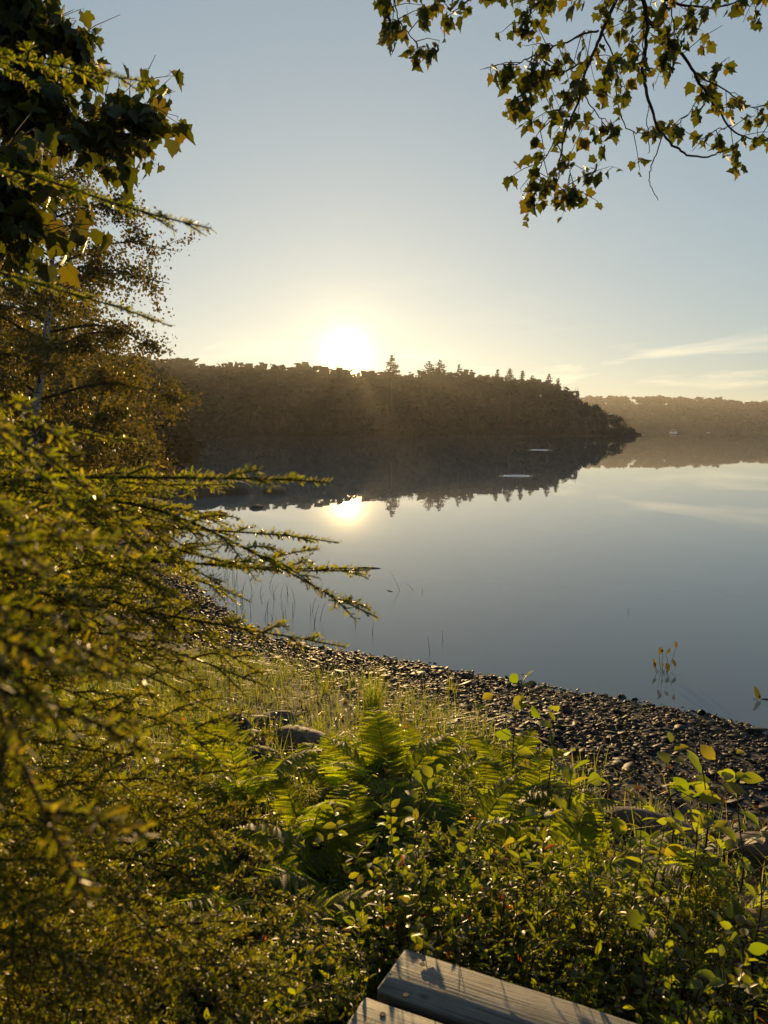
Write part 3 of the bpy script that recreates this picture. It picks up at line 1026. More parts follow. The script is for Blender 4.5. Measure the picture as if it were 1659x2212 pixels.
# the maple at the left edge
P3 = lambda pts: P3_all([(u - 45 if u > 0 else u, v, Y) for u, v, Y in pts])
lb = np.array([-4.1, 4.6, ground_z(-4.1, 4.6) - 0.1])
maple_l = thing('maple_tree', 'maple tree whose dark dense boughs fill the upper left corner', 'tree', lb)
g = Geo()
tube(g, curve([lb, lb + [0.1, 0.05, 2.0], lb + [0.0, 0.1, 4.0], lb + [0.1, 0.1, 6.5]], 14), np.linspace(0.16, 0.05, 14), 10)
part('trunk', g, M_BARK, maple_l, lb, smooth=True)
c1, c2, c3 = lb + [0.0, 0.1, 4.1], lb + [0.05, 0.1, 3.3], lb + [0.08, 0.06, 2.5]
limbs_l = [
    ([c1] + P3([(-60, 60, 4.5), (60, 75, 4.5), (140, 85, 4.5), (205, 110, 4.5)]), 3.6, 0.018, 0.3),
    ([c1] + P3([(-60, -20, 4.6), (40, 10, 4.6), (120, 25, 4.6)]), 3.4, 0.014, 0.3),
    (P3([(60, 75, 4.5), (120, 130, 4.4), (160, 160, 4.4), (205, 155, 4.4)]), 2.0, 0.007, 0.1),
    ([c2] + P3([(-60, 260, 4.4), (60, 270, 4.4), (180, 275, 4.4), (270, 268, 4.4), (340, 240, 4.4)]), 3.6, 0.016, 0.25),
    (P3([(180, 275, 4.4), (250, 300, 4.3), (305, 285, 4.3)]), 2.6, 0.006, 0.1),
    ([c2] + P3([(-60, 190, 4.5), (20, 200, 4.5), (90, 215, 4.5), (140, 250, 4.5)]), 3.0, 0.012, 0.3),
    (P3([(280, 265, 4.4), (330, 215, 4.4), (350, 185, 4.4)]), 1.0, 0.004, 0.5),
    ([c3] + P3([(-60, 360, 3.6), (30, 350, 3.5), (90, 400, 3.4)]), 1.5, 0.010, 0.3),
    ([c3] + P3([(-60, 440, 3.6), (40, 470, 3.5), (130, 500, 3.4)]), 1.4, 0.008, 0.3),
    (P3([(-40, 270, 3.4), (10, 290, 3.3), (30, 330, 3.3)]), 1.6, 0.006, 0.1),
]
maple_boughs(maple_l, limbs_l, 300, 1250, 0.098, lb, 22, spread=0.21)


# ------------------------------------------------------------------ hemlock at the left
def spray(seed, L=1.1, droop=0.16, rise=0.10, thin=False):
    """one bough along +x, flat sprays of short needles: returns wood and needle meshes"""
    r = np.random.default_rng(seed)
    gw = Geo()
    segs = []

    def twig(P, r0, r1):
        tube(gw, P, np.linspace(r0, r1, len(P)), 4)
        segs.append(np.asarray(P))
    t = np.linspace(0, 1, 22)
    lead = np.column_stack([t * L, 0.035 * np.sin(t * 6 + r.uniform(0, 6)) * t, rise * np.sin(np.pi * t ** 1.15) * 1.6 + 0.012 * np.sin(t * 11 + seed)])
    twig(lead, 0.0055, 0.0011)
    n = 26 if thin else 26
    for k in range(n):
        f = 0.12 + 0.86 * k / n + r.uniform(-0.01, 0.01)
        p = np.array([np.interp(f, t, lead[:, i]) for i in range(3)])
        side = 1 if k % 2 else -1
        ln = (0.30 * (1 - f) ** 0.75 * r.uniform(0.45, 1.2) + 0.025)
        if r.uniform() < 0.12: ln *= 1.4
        if thin: ln = ln * 0.42 + 0.008
        a = R(r.uniform(35, 62)) * side
        el = r.uniform(-0.35, 0.25)
        d = np.array([math.cos(a), math.sin(a), el])
        m = 7
        s = np.linspace(0, 1, m)[:, None]
        q = p + d * s * ln + np.array([0.10 * ln, 0, -droop * ln * 2.0]) * s ** 2
        twig(q, 0.0022, 0.0008)
        ns = int(ln / 0.042)
        for j in range(ns):
            fs = (j + 0.6) / (ns + 0.3)
            pp = p + d * fs * ln + np.array([0.10 * ln, 0, -droop * ln * 2.0]) * fs ** 2
            l2 = (0.42 * ln * (1 - fs) ** 0.8 * r.uniform(0.4, 1.1) + 0.012)
            a2 = a + R(r.uniform(35, 60)) * (1 if j % 2 else -1)
            e2 = pp + np.array([math.cos(a2), math.sin(a2), el - r.uniform(0, 0.4)]) * l2
            twig(np.array([pp, (pp + e2) / 2 + [0, 0, 0.002], e2]), 0.0012, 0.0006)
    # needles
    Ps, Ts, big = [], [], []
    for P in segs:
        dl = np.linalg.norm(np.diff(P, axis=0), axis=1)
        c = np.concatenate([[0], np.cumsum(dl)])
        m = max(4, int(c[-1] * 760))
        s = np.linspace(0, c[-1], m)
        Q = np.column_stack([np.interp(s, c, P[:, i]) for i in range(3)])
        T = unit(np.gradient(Q, axis=0))
        Ps.append(Q); Ts.append(T); big.append(np.linspace(1.0, 0.72, m))
    Ps, Ts, big = np.vstack(Ps), np.vstack(Ts), np.concatenate(big)
    n = len(Ps)
    side = np.cross(Ts, [0, 0, 1.0]); side = unit(side)
    sgn = np.where(np.arange(n) % 2 == 0, 1.0, -1.0)[:, None]
    lift = r.normal(0.10, 0.65, n)[:, None]
    topn = (r.uniform(0, 1, n) < 0.18)[:, None]
    dv = np.where(topn, Ts * 0.9 + [0, 0, 0.6] + side * sgn * 0.3, side * sgn + Ts * r.uniform(0.35, 0.9, n)[:, None] + np.array([0, 0, 1.0]) * lift)
    ln = 0.0165 * r.uniform(0.5, 1.15, n) * big
    dv = dv + 0.0
    gn = Geo().scatter(NEEDLE, basis(dv, up=[0, 0, 1.0], roll=r.normal(0, 0.5, n)) * ln[:, None, None], Ps)
    # dew drops caught in the needles
    nd_ = 120 if thin else 420
    k = r.integers(0, n, nd_)
    C = Ps[k] + dv[k] / np.linalg.norm(dv[k], axis=1, keepdims=True) * ln[k][:, None] * r.uniform(0.5, 1.0, (nd_, 1)) - [0, 0, 0.001]
    A = np.eye(3)[None] * r.uniform(0.0012, 0.0030, nd_)[:, None, None]
    gd = Geo().scatter(ICO1, A, C)
    return gw.mesh('branch', M_TWIG), gn.mesh('needles', M_NEEDLE), gd.mesh('dew_drops', M_DEW, True)


def ico(sub=3):
    import bmesh
    bm = bmesh.new()
    bmesh.ops.create_icosphere(bm, subdivisions=sub, radius=1.0)
    V = np.array([v.co[:] for v in bm.verts]); F = np.array([[v.index for v in f.verts] for f in bm.faces])
    bm.free()
    return V, F


ICO1 = ico(1)


def dew_mat():
    m, n, l, out = material('dew')
    p = nd(n, 'ShaderNodeBsdfPrincipled')
    p.inputs['Base Color'].default_value = (0.10, 0.10, 0.05, 1)
    p.inputs['Roughness'].default_value = 0.3
    p.inputs['IOR'].default_value = 1.333
    p.inputs['Specular IOR Level'].default_value = 1.0
    t = nd(n, 'ShaderNodeBsdfTranslucent')
    t.inputs['Color'].default_value = (0.9, 0.85, 0.6, 1)
    mx = nd(n, 'ShaderNodeMixShader')
    mx.inputs['Fac'].default_value = 0.5
    l.new(p.outputs[0], mx.inputs[1]); l.new(t.outputs[0], mx.inputs[2])
    l.new(mx.outputs[0], out.inputs['Surface'])
    return m


M_DEW = dew_mat()
SPRAYS = [spray(100 + k, droop=dr, rise=ri) for k, (dr, ri) in enumerate(((0.16, 0.10), (0.22, 0.14), (0.10, 0.06), (0.2, 0.16), (0.12, 0.12), (0.26, 0.09), (0.18, 0.13), (0.08, 0.10)))]
THIN = [spray(120 + k, droop=0.1, rise=0.05 + 0.02 * k, thin=True) for k in range(3)]


def bough(root, base, p0, p1, k, roll=0.0, thin=False):
    v = np.asarray(p1) - np.asarray(p0)
    ln = np.linalg.norm(v)
    s = ln / 1.1
    A = basis(v[None], up=[0, 0, 1.0], roll=np.array([roll]))[0] * s
    M = np.eye(4); M[:3, :3] = A; M[:3, 3] = np.asarray(p0) - base
    w, nme, dew = THIN[k % 3] if thin else SPRAYS[k % len(SPRAYS)]
    o = bpy.data.objects.new('branch', w); COL.objects.link(o); o.parent = root
    o.matrix_local = Matrix(M.tolist())
    q = bpy.data.objects.new('needles', nme); COL.objects.link(q); q.parent = o
    q['kind'] = 'stuff'
    q = bpy.data.objects.new('dew_drops', dew); COL.objects.link(q); q.parent = o
    q['kind'] = 'stuff'
    return o


def hemlock(label, x, y, H, tips, extra, seed, name='hemlock_tree'):
    r = np.random.default_rng(seed)
    base = np.array([x, y, ground_z(x, y) - 0.05])
    root = thing(name, label, 'tree', base)
    lv = np.linspace(0, 1, 12)
    T = np.column_stack([0.03 * np.sin(lv * 6), 0.03 * np.cos(lv * 5) - 0.03, lv * H])
    g = Geo(); tube(g, T, np.linspace(0.035, 0.006, 12), 8)
    part('trunk', g, M_BARK, root, smooth=True)

    def on_trunk(z):
        f = np.clip((z - base[2]) / H, 0.02, 0.98)
        return base + [np.interp(f, lv, T[:, i]) for i in range(3)]
    for i, (u, v, Y, *off) in enumerate(tips):
        e = at_y(u, v, Y)
        ln = np.linalg.norm((e - base)[:2])
        bough(root, base, on_trunk(e[2] + (off[0] if off else r.uniform(-0.02, 0.14) if v < 820 else r.uniform(-0.28, -0.02)) * ln), e, i, r.normal(0, 0.2), thin=v < 1120 or (u > 560 and v < 1400 and not 780 < u < 830))
    for i in range(extra):
        z = base[2] + H * r.uniform(0.05, 0.95)
        a = r.uniform(0, 6.28)
        L = 1.1 * (1 - 0.55 * (z - base[2]) / H) * r.uniform(0.7, 1.1)
        p = on_trunk(z)
        if p[0] + math.cos(a) * L > -0.45 * max(0.1, p[1] + math.sin(a) * L) and math.cos(a) > 0:
            L *= 0.6
        if np.hypot(p[0] + math.cos(a) * L, p[1] + math.sin(a) * L) < 0.55:
            continue
        bough(root, base, p, p + [math.cos(a) * L, math.sin(a) * L, -0.05 * L], i + 3, r.normal(0, 0.2))
    return root


hemlock('young hemlock whose drooping boughs fill the left side of the view', -1.28, 1.42, 3.6, [
    (345, 197, 1.25, 0.02), (462, 498, 1.22, 0.02), (382, 722, 1.35, 0.0),
    (320, 942, 1.4, -0.12), (500, 1050, 1.35, -0.22), (722, 1042, 1.25, -0.32), (300, 1060, 1.3, -0.2), (400, 1128, 1.4, -0.2),
    (735, 1190, 1.5), (812, 1305, 1.45), (800, 1232, 1.52), (745, 1382, 1.5), (610, 1225, 1.5), (540, 1300, 1.6), (600, 1470, 1.4), (520, 1395, 1.55),
    (450, 1185, 1.5), (330, 1180, 1.2), (250, 1270, 1.2), (400, 1330, 1.3), (480, 1540, 1.35), (300, 1560, 1.2), (570, 1440, 1.45), (470, 1480, 1.35), (600, 1590, 1.4), (380, 1400, 1.25), (420, 1650, 1.25)],
    0, 41)
hemlock('low spreading hemlock seedling in the bottom left foreground', -0.98, 1.16, 1.55, [
    (305, 1850, 0.45, 0.1), (165, 1560, 0.42, 0.0), (80, 1480, 0.42, 0.0), (600, 1880, 1.25), (700, 1965, 1.3), (785, 2060, 1.3), (770, 2125, 1.22),
    (560, 2085, 1.1), (690, 2200, 1.08), (300, 2100, 0.85), (520, 1750, 1.2), (200, 2190, 0.78), (430, 2165, 0.92), (560, 2230, 1.0),
    (250, 1720, 0.95), (640, 1770, 1.3), (150, 1950, 0.75), (420, 2040, 0.95), (560, 1660, 1.3),
    (300, 1480, 1.05), (120, 1400, 0.95), (620, 2140, 1.1), (180, 2050, 0.85)],
    0, 42, name='hemlock_seedling')


# ------------------------------------------------------------------ shingle beach
def in_view(x, y, z, pad=0.04):
    dx, dy, dz = x, y, z - CAM_Z
    f = dy * _cp - dz * _sp
    up = dy * _sp + dz * _cp
    f = np.maximum(f, 1e-3)
    return (f > 0.1) & (np.abs(dx / f) < 0.4925 + pad) & (np.abs(up / f) < 0.6565 + pad)


def beach():
    r = np.random.default_rng(51)
    t = np.linspace(0, 1, 150)
    S = curve(SHORE[3:14], 150)
    tan = unit(np.gradient(S, axis=0))
    nrm = np.column_stack([-tan[:, 1], tan[:, 0]])
    inward = np.where(shore_dist(*(S + nrm * 0.5).T) > 0, 1, -1)[:, None]
    nrm = nrm * inward
    w = np.linspace(-0.45, 2.75, 14)
    V = []
    for k in w:
        p = S + nrm * k
        V.append(np.column_stack([p, ground_z(p[:, 0], p[:, 1]) + 0.006]))
    V = np.stack(V, 1)
    n, m = V.shape[:2]
    i = (np.arange(n - 1)[:, None] * m + np.arange(m - 1)[None]).ravel()
    F = np.stack([i, i + 1, i + m + 1, i + m], 1)
    b = link('shingle_beach', Geo().add(V.reshape(-1, 3), F).mesh('shingle_beach', M_GRAVEL))
    tag(b, 'strip of dark flat shale stones along the water edge', 'beach', kind='structure')

    def slab(seed):
        q = np.random.default_rng(seed)
        a = np.sort((np.arange(7) + q.uniform(-0.3, 0.3, 7)) / 7 * 6.283)
        rad = q.uniform(0.62, 1.15, 7)
        xy = np.column_stack([np.cos(a) * rad * 0.5, np.sin(a) * rad * 0.5 * q.uniform(0.55, 0.85)])
        th = q.uniform(0.06, 0.14)
        V = np.vstack([np.column_stack([xy, np.full(7, -th / 2)]),
                       np.column_stack([xy * 0.93 + q.normal(0, 0.015, (7, 2)), np.full(7, th / 2) + q.normal(0, 0.02, 7)])])
        F4 = [[k + 7 * s, (k + 1) % 7 + 7 * s, (k + 1) % 7 + 7 * s + 7, k + 7 * s + 7] for s in (0,) for k in range(7)]
        return V, np.array(F4), np.arange(7, 14)[None]
    SL = [slab(60 + k) for k in range(8)]
    N = 38000
    k = r.integers(8, 150, N)
    off = np.clip(r.beta(1.05, 1.25, N) * 2.9 - 0.14, -0.14, 2.8)
    off = off * np.interp(S[k][:, 0], [-4, -1, 0, 1.2, 2.6], [0.42, 0.42, 0.5, 0.72, 1.0])
    p = S[k] + nrm[k] * off[:, None] + r.normal(0, 0.06, (N, 2))
    sz = np.clip(r.lognormal(math.log(0.032), 0.5, N), 0.015, 0.14)
    z = ground_z(p[:, 0], p[:, 1])
    keep = in_view(p[:, 0], p[:, 1], z) & (z > -0.03) & (r.uniform(0, 1, N) < np.where(off > 2.1, 0.45, np.interp(p[:, 0], [-1, 2.6], [0.62, 1.0])))
    p, sz, z, off = p[keep], sz[keep], z[keep], off[keep]
    n = len(p)
    big = r.uniform(0, 1, n) < 0.012
    sz[big] *= 1.8
    up = unit(np.column_stack([r.normal(0, 0.30, n), r.normal(-0.05, 0.30, n), np.ones(n)]))
    a = r.uniform(0, 6.283, n)
    d = np.column_stack([np.cos(a), np.sin(a) * 0.5, r.normal(0, 0.08, n)])
    y = unit(np.cross(up, d)); x = np.cross(y, up)
    A = np.stack([x, y, up], 2) * sz[:, None, None]
    T = np.column_stack([p, z + sz * 0.10 + r.uniform(0, 0.025, n)])
    sh = r.integers(0, 8, n)
    dist = np.linalg.norm(T - [0, 0, CAM_Z], axis=1)
    order = np.argsort(-sz / dist)
    meshes = []
    for V, F4, F7 in SL:
        meshes.append(Geo().add(V, F4).add(V * 1.0, F7).mesh('stone', M_STONE))
    # share vertices properly
    meshes = []
    for V, F4, F7 in SL:
        gg = Geo(); gg.V = [V]; gg.F = [F4, F7]; gg.n = len(V)
        meshes.append(gg.mesh('stone', M_STONE))
    for i in order[:300]:
        o = bpy.data.objects.new('stone', meshes[sh[i]]); COL.objects.link(o); o.parent = b
        M = np.eye(4); M[:3, :3] = A[i]; M[:3, 3] = T[i]
        o.matrix_local = Matrix(M.tolist())
    gg = Geo()
    rest = order[300:]
    for s in range(8):
        m = rest[sh[rest] == s]
        src = Geo(); src.V = [SL[s][0]]; src.F = [SL[s][1], SL[s][2]]; src.n = 14
        geo_scatter(gg, src, A[m], T[m])
    tag(part('small_stones', gg, M_STONE, b), kind='stuff')


beach()


# ------------------------------------------------------------------ boulders
ICO3 = ico(4)


def boulder(label, loc, size, rz, seed, mat=M_ROCK, tilt=(0, 0), name='boulder', cat='rock', rough=0.16, group=None):
    V, F = ICO3
    V = V * (1 + rough * noise3(V, 1.3, seed)[:, None] + 0.05 * noise3(V, 4.0, seed + 1)[:, None])
    V = np.sign(V) * np.abs(V) ** 0.85
    V = V * np.array(size)
    V = V + 0.010 * min(size) / 0.1 * noise3(V / min(size), 5.0, seed + 2)[:, None] * 0.3
    o = link(name, Geo().add(V, F).mesh(name, mat, True))
    o.location = loc
    o.rotation_euler = (tilt[0], tilt[1], rz)
    return tag(o, label, cat, group)


def on_ground(u, v, lift=0.0):
    p = at_z(u, v, 0.6)
    for _ in range(12):
        p = at_z(u, v, ground_z(p[0], p[1]) + lift)
    return p


def bl(label, u, v, size, rz, seed, lift=0.04, **kw):
    p = on_ground(u, v, lift)
    return boulder(label, p, size, rz, seed, **kw)


bl('long curved brown boulder lying at the inland edge of the shingle', 1392, 1792, (0.26, 0.085, 0.095), R(-24), 1, lift=0.05)
bl('brown boulder at the right edge below the shingle', 1640, 1845, (0.17, 0.10, 0.09), R(-15), 2, lift=0.05)
bl('small dark rounded rock among the plants left of the brown edge boulder', 1480, 1850, (0.16, 0.08, 0.05), R(-20), 3, mat=M_DROCK)
bl('flat brown rock half hidden by leaves below the long curved boulder', 1420, 1920, (0.13, 0.07, 0.05), R(-20), 4)
bl('grey rounded boulder at the left of the boulder pile behind the ferns', 500, 1585, (0.11, 0.10, 0.12), R(20), 5, mat=M_DROCK)
bl('dark round boulder at the top of the pile behind the ferns', 590, 1570, (0.16, 0.11, 0.09), R(10), 6, mat=M_DROCK)
bl('long sloping boulder on the right of the pile behind the ferns', 660, 1610, (0.24, 0.09, 0.09), R(-38), 7)
bl('brown sloping boulder below the long one behind the fern fronds', 672, 1680, (0.22, 0.11, 0.09), R(-35), 8)
bl('small rounded boulder at the foot of the pile beside the ferns', 700, 1745, (0.08, 0.07, 0.07), R(0), 9, mat=M_DROCK)
bl('small brown boulder in the middle of the pile', 545, 1600, (0.08, 0.07, 0.06), R(40), 10)
bl('dark low boulder at the bottom left of the pile', 560, 1650, (0.12, 0.09, 0.08), R(-10), 11, mat=M_DROCK)
bl('dark rock in shade at the near end of the pile', 690, 1790, (0.09, 0.06, 0.06), R(15), 12, mat=M_DROCK)
boulder('golden lit rock beside the left end of the boards', at_z(650, 2170, 0.98), (0.075, 0.06, 0.045), R(25), 13)
boulder('pale rock in shade among stems at lower middle', on_ground(1080, 1790, 0.06), (0.12, 0.09, 0.06), R(-10), 15)
# rocks of the left shore
for k, (lab, x, y, s) in enumerate((
        ('largest dark boulder on the rocky spit under the left trees', -8.2, 27.2, (1.3, 1.0, 0.75)),
        ('sloping dark boulder on the spit beside the largest one', -6.9, 28.6, (1.0, 0.8, 0.5)),
        ('rounded dark boulder at the end of the spit', -5.7, 29.6, (0.75, 0.6, 0.42)),
        ('low rock lying in the water just off the spit', -4.2, 29.9, (0.55, 0.4, 0.24)),
        ('dark shelf of rock at the water under the left trees', -7.2, 22.6, (1.1, 0.7, 0.42)),
        ('flat rock just breaking the water near the left shore', -4.9, 22.0, (0.42, 0.22, 0.09)),
        ('tiny rock breaking the water beside the flat one', -3.95, 24.2, (0.22, 0.14, 0.07)),
        ('dark boulder on the bank below the leaning tree', -6.6, 20.0, (0.8, 0.6, 0.4)))):
    boulder(lab, (x, y, max(0.0, 0.03)), s, k * 0.7, 30 + k, mat=M_DROCK, rough=0.2)

# driftwood log at the right edge
p = on_ground(1640, 2010, 0.05)
g = Geo()
lt = np.linspace(0, 1, 20)
P = np.column_stack([lt * 0.75 - 0.10, 0.10 * lt ** 2 - 0.25 * lt, 0.02 * np.sin(lt * 5)])
tube(g, P, 0.065 + 0.012 * np.sin(lt * 11) + 0.004 * np.sin(lt * 40), 12, cap=True)
o = link('driftwood_log', g.mesh('driftwood_log', M_DRIFT, True)); o.location = p
tag(o, 'pale driftwood log at the right edge among the plants', 'log')

# ------------------------------------------------------------------ wooden boards
Zb = 1.25
A0 = at_z(876, 2048, Zb)
dl = at_z(1390, 2212, Zb) - A0; dl = dl / np.linalg.norm(dl)
ang = math.atan2(dl[1], dl[0])
deck = thing('wooden_platform', 'weathered grey board platform at the bottom of the view', 'platform', (A0[0], A0[1], ground_z(A0[0], A0[1])), rz=ang)
hz = Zb - ground_z(A0[0], A0[1])


def board_geo(L, W, T, seed, s0=0.0):
    """a plank with eased edges and a slightly uneven cut end"""
    r = np.random.default_rng(seed)
    e = 0.004
    sec = np.array([(-W / 2 + e, 0), (W / 2 - e, 0), (W / 2, -e), (W / 2, -T + e), (W / 2 - e, -T), (-W / 2 + e, -T), (-W / 2, -T + e), (-W / 2, -e)])
    xs = np.concatenate([[0, 0.004], np.linspace(0.05, L, 18)])
    V = []
    for k, x in enumerate(xs):
        sc = 0.975 if k == 0 else 1.0
        wv = r.normal(0, 0.0006, (8, 2)) if k else 0
        c = sec * sc + wv
        V.append(np.column_stack([np.full(8, x) + (0.002 * np.sin(np.arange(8) * 2.1 + seed) if k == 0 else 0), c]))
    V = np.concatenate(V)
    F = [[i * 8 + j, i * 8 + (j + 1) % 8, i * 8 + 8 + (j + 1) % 8, i * 8 + 8 + j] for i in range(len(xs) - 1) for j in range(8)]
    g = Geo(); g.V = [V]; g.F = [np.array(F), np.array([list(range(8))[::-1]]), np.array([[(len(xs) - 1) * 8 + j for j in range(8)]])]; g.n = len(V)
    return g


BW = 0.146
screw_g = Geo()
tube(screw_g, [[0, 0, -0.004], [0, 0, 0.0005]], [0.0065, 0.006], 10, cap=True)
screw_me = screw_g.mesh('screw', M_STEEL)
rw = np.random.default_rng(3)
for k, (x0, y0) in enumerate(((0.0, -BW / 2), (-0.012, -BW * 1.5 - 0.022), (-0.005, -BW * 2.5 - 0.032), (0.004, -BW * 3.5 - 0.046))):
    b = part('board', board_geo(1.9, BW, 0.038, k), M_WOOD, deck)
    b.location = (x0, y0, hz + (0.0 if k != 1 else -0.002))
    b.rotation_euler = (0, 0, [0, R(0.6), R(-0.3), 0][k])
    for (sx, sy) in ((0.045, -0.045), (0.052, 0.043), (0.62, -0.04), (0.63, 0.045)):
        s = bpy.data.objects.new('screw', screw_me); COL.objects.link(s); s.parent = b
        s.location = (sx + rw.normal(0, 0.008), sy + rw.normal(0, 0.006), 0.0012)
for x in (0.06, 0.64, 1.3):
    g = Geo()
    t_ = board_geo(0.62, 0.04, 0.14, 9)
    o = part('joist', t_, M_WOOD, deck)
    o.location = (x, 0.0 - 0.01, hz - 0.0405); o.rotation_euler = (0, 0, -math.pi / 2)
for x in (0.09, 1.25):
    for y in (-0.06, -0.52):
        g = Geo(); h = hz + 0.25
        tube(g, [[0, 0, 0], [0, 0, -h + 0.045]], 0.04, 4, cap=True)
        o = part('post', g, M_WOOD, deck); o.location = (x, y, hz - 0.042)


# ------------------------------------------------------------------ ferns
def pinna_tpl(seed):
    """a leaflet with toothed edges"""
    r = np.random.default_rng(seed)
    n = 9
    t = np.linspace(0, 1, n + 1)
    w = 0.15 * (1 - t ** 1.7) ** 0.8 + 0.004
    V, F = [], []
    for k in range(n):
        x0, x1 = t[k], t[k + 1]
        xm = x0 + (x1 - x0) * 0.75
        d0, d1 = -0.22 * x0 ** 2, -0.22 * x1 ** 2
        b = len(V)
        V += [(x0, 0, d0), (x1, 0, d1), (xm + 0.02, w[k], d0 + 0.015), (x0 + 0.012, w[k] * 0.93, d0 + 0.02), (xm + 0.02, -w[k], d0 + 0.015), (x0 + 0.012, -w[k] * 0.93, d0 + 0.02)]
        F += [[b, b + 1, b + 2, b + 3], [b + 1, b, b + 5, b + 4]]
    return np.array(V), np.array(F)


PIN = [pinna_tpl(k) for k in range(2)]
PIN_ME = [Geo().add(*p).mesh('leaflet', M_FERN) for p in PIN]


def frond(root, base, az, L, arch, seed, separate, curl=0.0, tilt0=1.15):
    r = np.random.default_rng(seed)
    t = np.linspace(0, 1, 26)
    el = tilt0 - arch * t ** 1.2
    azs = az + curl * t
    step = L / 25
    d = np.column_stack([np.cos(el) * np.cos(azs), np.cos(el) * np.sin(azs), np.sin(el)])
    P = np.vstack([[0, 0, 0], np.cumsum(d[:-1] * step, axis=0)]) + base
    g = Geo()
    tube(g, P, np.linspace(0.0032, 0.0006, 26), 4)
    fo = part('frond', g, M_STEM, root)
    n = 32
    f = np.linspace(0.2, 0.985, n)
    PL, A, T = [], [], []
    for k in range(n):
        p = np.array([np.interp(f[k], t, P[:, i]) for i in range(3)])
        tg = unit(np.array([np.interp(f[k], t, d[:, i]) for i in range(3)]))
        s = np.array([-math.sin(az), math.cos(az), 0]); nrm = unit(np.cross(tg, s))
        nrm = nrm if nrm[2] > 0 else -nrm
        q = (f[k] - 0.24) / 0.745
        ln = L * 0.215 * (math.sin(math.pi * (0.22 + 0.78 * q)) ** 0.75) * r.uniform(0.72, 1.1) + 0.008
        for sg in (1, -1):
            dv = unit(s * sg + tg * (0.30 + 0.35 * q) + nrm * (-0.05 + r.normal(0, 0.06)))
            M_ = basis(dv[None], up=nrm, roll=np.array([r.normal(0, 0.38)]))[0]
            M_ = M_ * np.array([ln, min(ln, 0.10) * 0.78, ln])[None, :]
            A.append(M_); T.append(p)
    A, T = np.array(A), np.array(T)
    if separate:
        for i in range(len(T)):
            o = bpy.data.objects.new('leaflet', PIN_ME[i % 2]); COL.objects.link(o); o.parent = fo
            M = np.eye(4); M[:3, :3] = A[i]; M[:3, 3] = T[i]
            o.matrix_local = Matrix(M.tolist())
    else:
        gl = Geo().scatter(PIN[0], A, T)
        tag(part('leaflets', gl, M_FERN, fo), kind='stuff')


def fern(label, x, y, n, L, seed, separate=False, az0=None, group=None):
    r = np.random.default_rng(seed)
    root = thing('fern', label, 'fern', (x, y, ground_z(x, y)), group)
    for k in range(n):
        az = r.uniform(0, 6.28) if az0 is None or k >= len(az0) else R(az0[k])
        frond(root, r.normal(0, 0.015, 3) * [1, 1, 0], az, L * r.uniform(0.75, 1.1), r.uniform(1.0, 1.9), seed * 31 + k, separate, r.normal(0, 0.15), r.uniform(1.1, 1.45))


fern('large sunlit fern with bright frond raised in the middle of the bank', 0.02, 2.95, 7, 0.54, 1, True, az0=(100, 40, 150, -60, 10, 200))
fern('fern with long arching fronds in front of the large sunlit one', -0.12, 2.35, 7, 0.50, 2, True, az0=(-80, -30, -140, 20, 160, 90))
fern('fern with upright fronds beside the sapling left of the shingle', 0.62, 3.15, 6, 0.50, 3, True, az0=(80, 20, 140, -40, -120))
fern('fern in front of the boulder pile at left of the bank', -0.55, 2.95, 7, 0.46, 4, True, az0=(60, 0, 120, -60, 180, -120))
fern('low fern near the hemlock tips at left of the bank', -0.42, 2.35, 7, 0.44, 5, True)
fern('fern between the large ferns and the sapling', 0.34, 2.7, 6, 0.49, 6, True)
others = [(-0.75, 3.3, 'small fern left of the boulder pile'), (-0.25, 3.45, 'small fern at the foot of the boulder pile near the grass'), (0.30, 3.45, 'small fern behind the large sunlit one'),
          (0.15, 2.0, 'low dark fern behind the tip of the boards'), (0.50, 2.25, 'shaded fern in the middle of the thicket'), (-0.65, 2.0, 'small fern under the hemlock boughs'),
          (0.85, 2.85, 'small fern below the shorter broad leaved sapling'), (0.62, 3.75, 'small fern at the shingle edge behind the bright sapling'), (1.25, 2.55, 'small fern near the long curved boulder'),
          (-0.35, 1.95, 'small dark fern left of the tip of the boards'), (0.05, 3.75, 'small fern right of the tall grass tuft'), (0.32, 4.1, 'farthest small fern, at the edge of the shingle'),
          (0.18, 3.2, 'fern crowding the right side of the large sunlit one'), (-0.15, 3.15, 'fern crowding the left side of the large sunlit one'), (0.5, 3.3, 'fern left of the bright sapling stem'),
          (0.45, 2.5, 'fern in front of the bright sapling'), (0.2, 2.5, 'fern right of the long arching fronds'), (-0.28, 2.72, 'fern between the boulder pile and the arching fronds'),
          (0.75, 2.45, 'fern low in the thicket under the saplings'), (-0.02, 3.35, 'fern just behind the large sunlit one'), (0.15, 3.95, 'fern between the tall grass tuft and the shingle')]
for k, (x, y, lab) in enumerate(others):
    fern(lab, x, y, 5, 0.40 + 0.03 * (k % 5), 60 + k, group='smaller ferns on the bank')


# ------------------------------------------------------------------ saplings with single leaves
OVAL_ME = [Geo().add(*t).mesh('leaf', M_SAP) for t in OVAL]


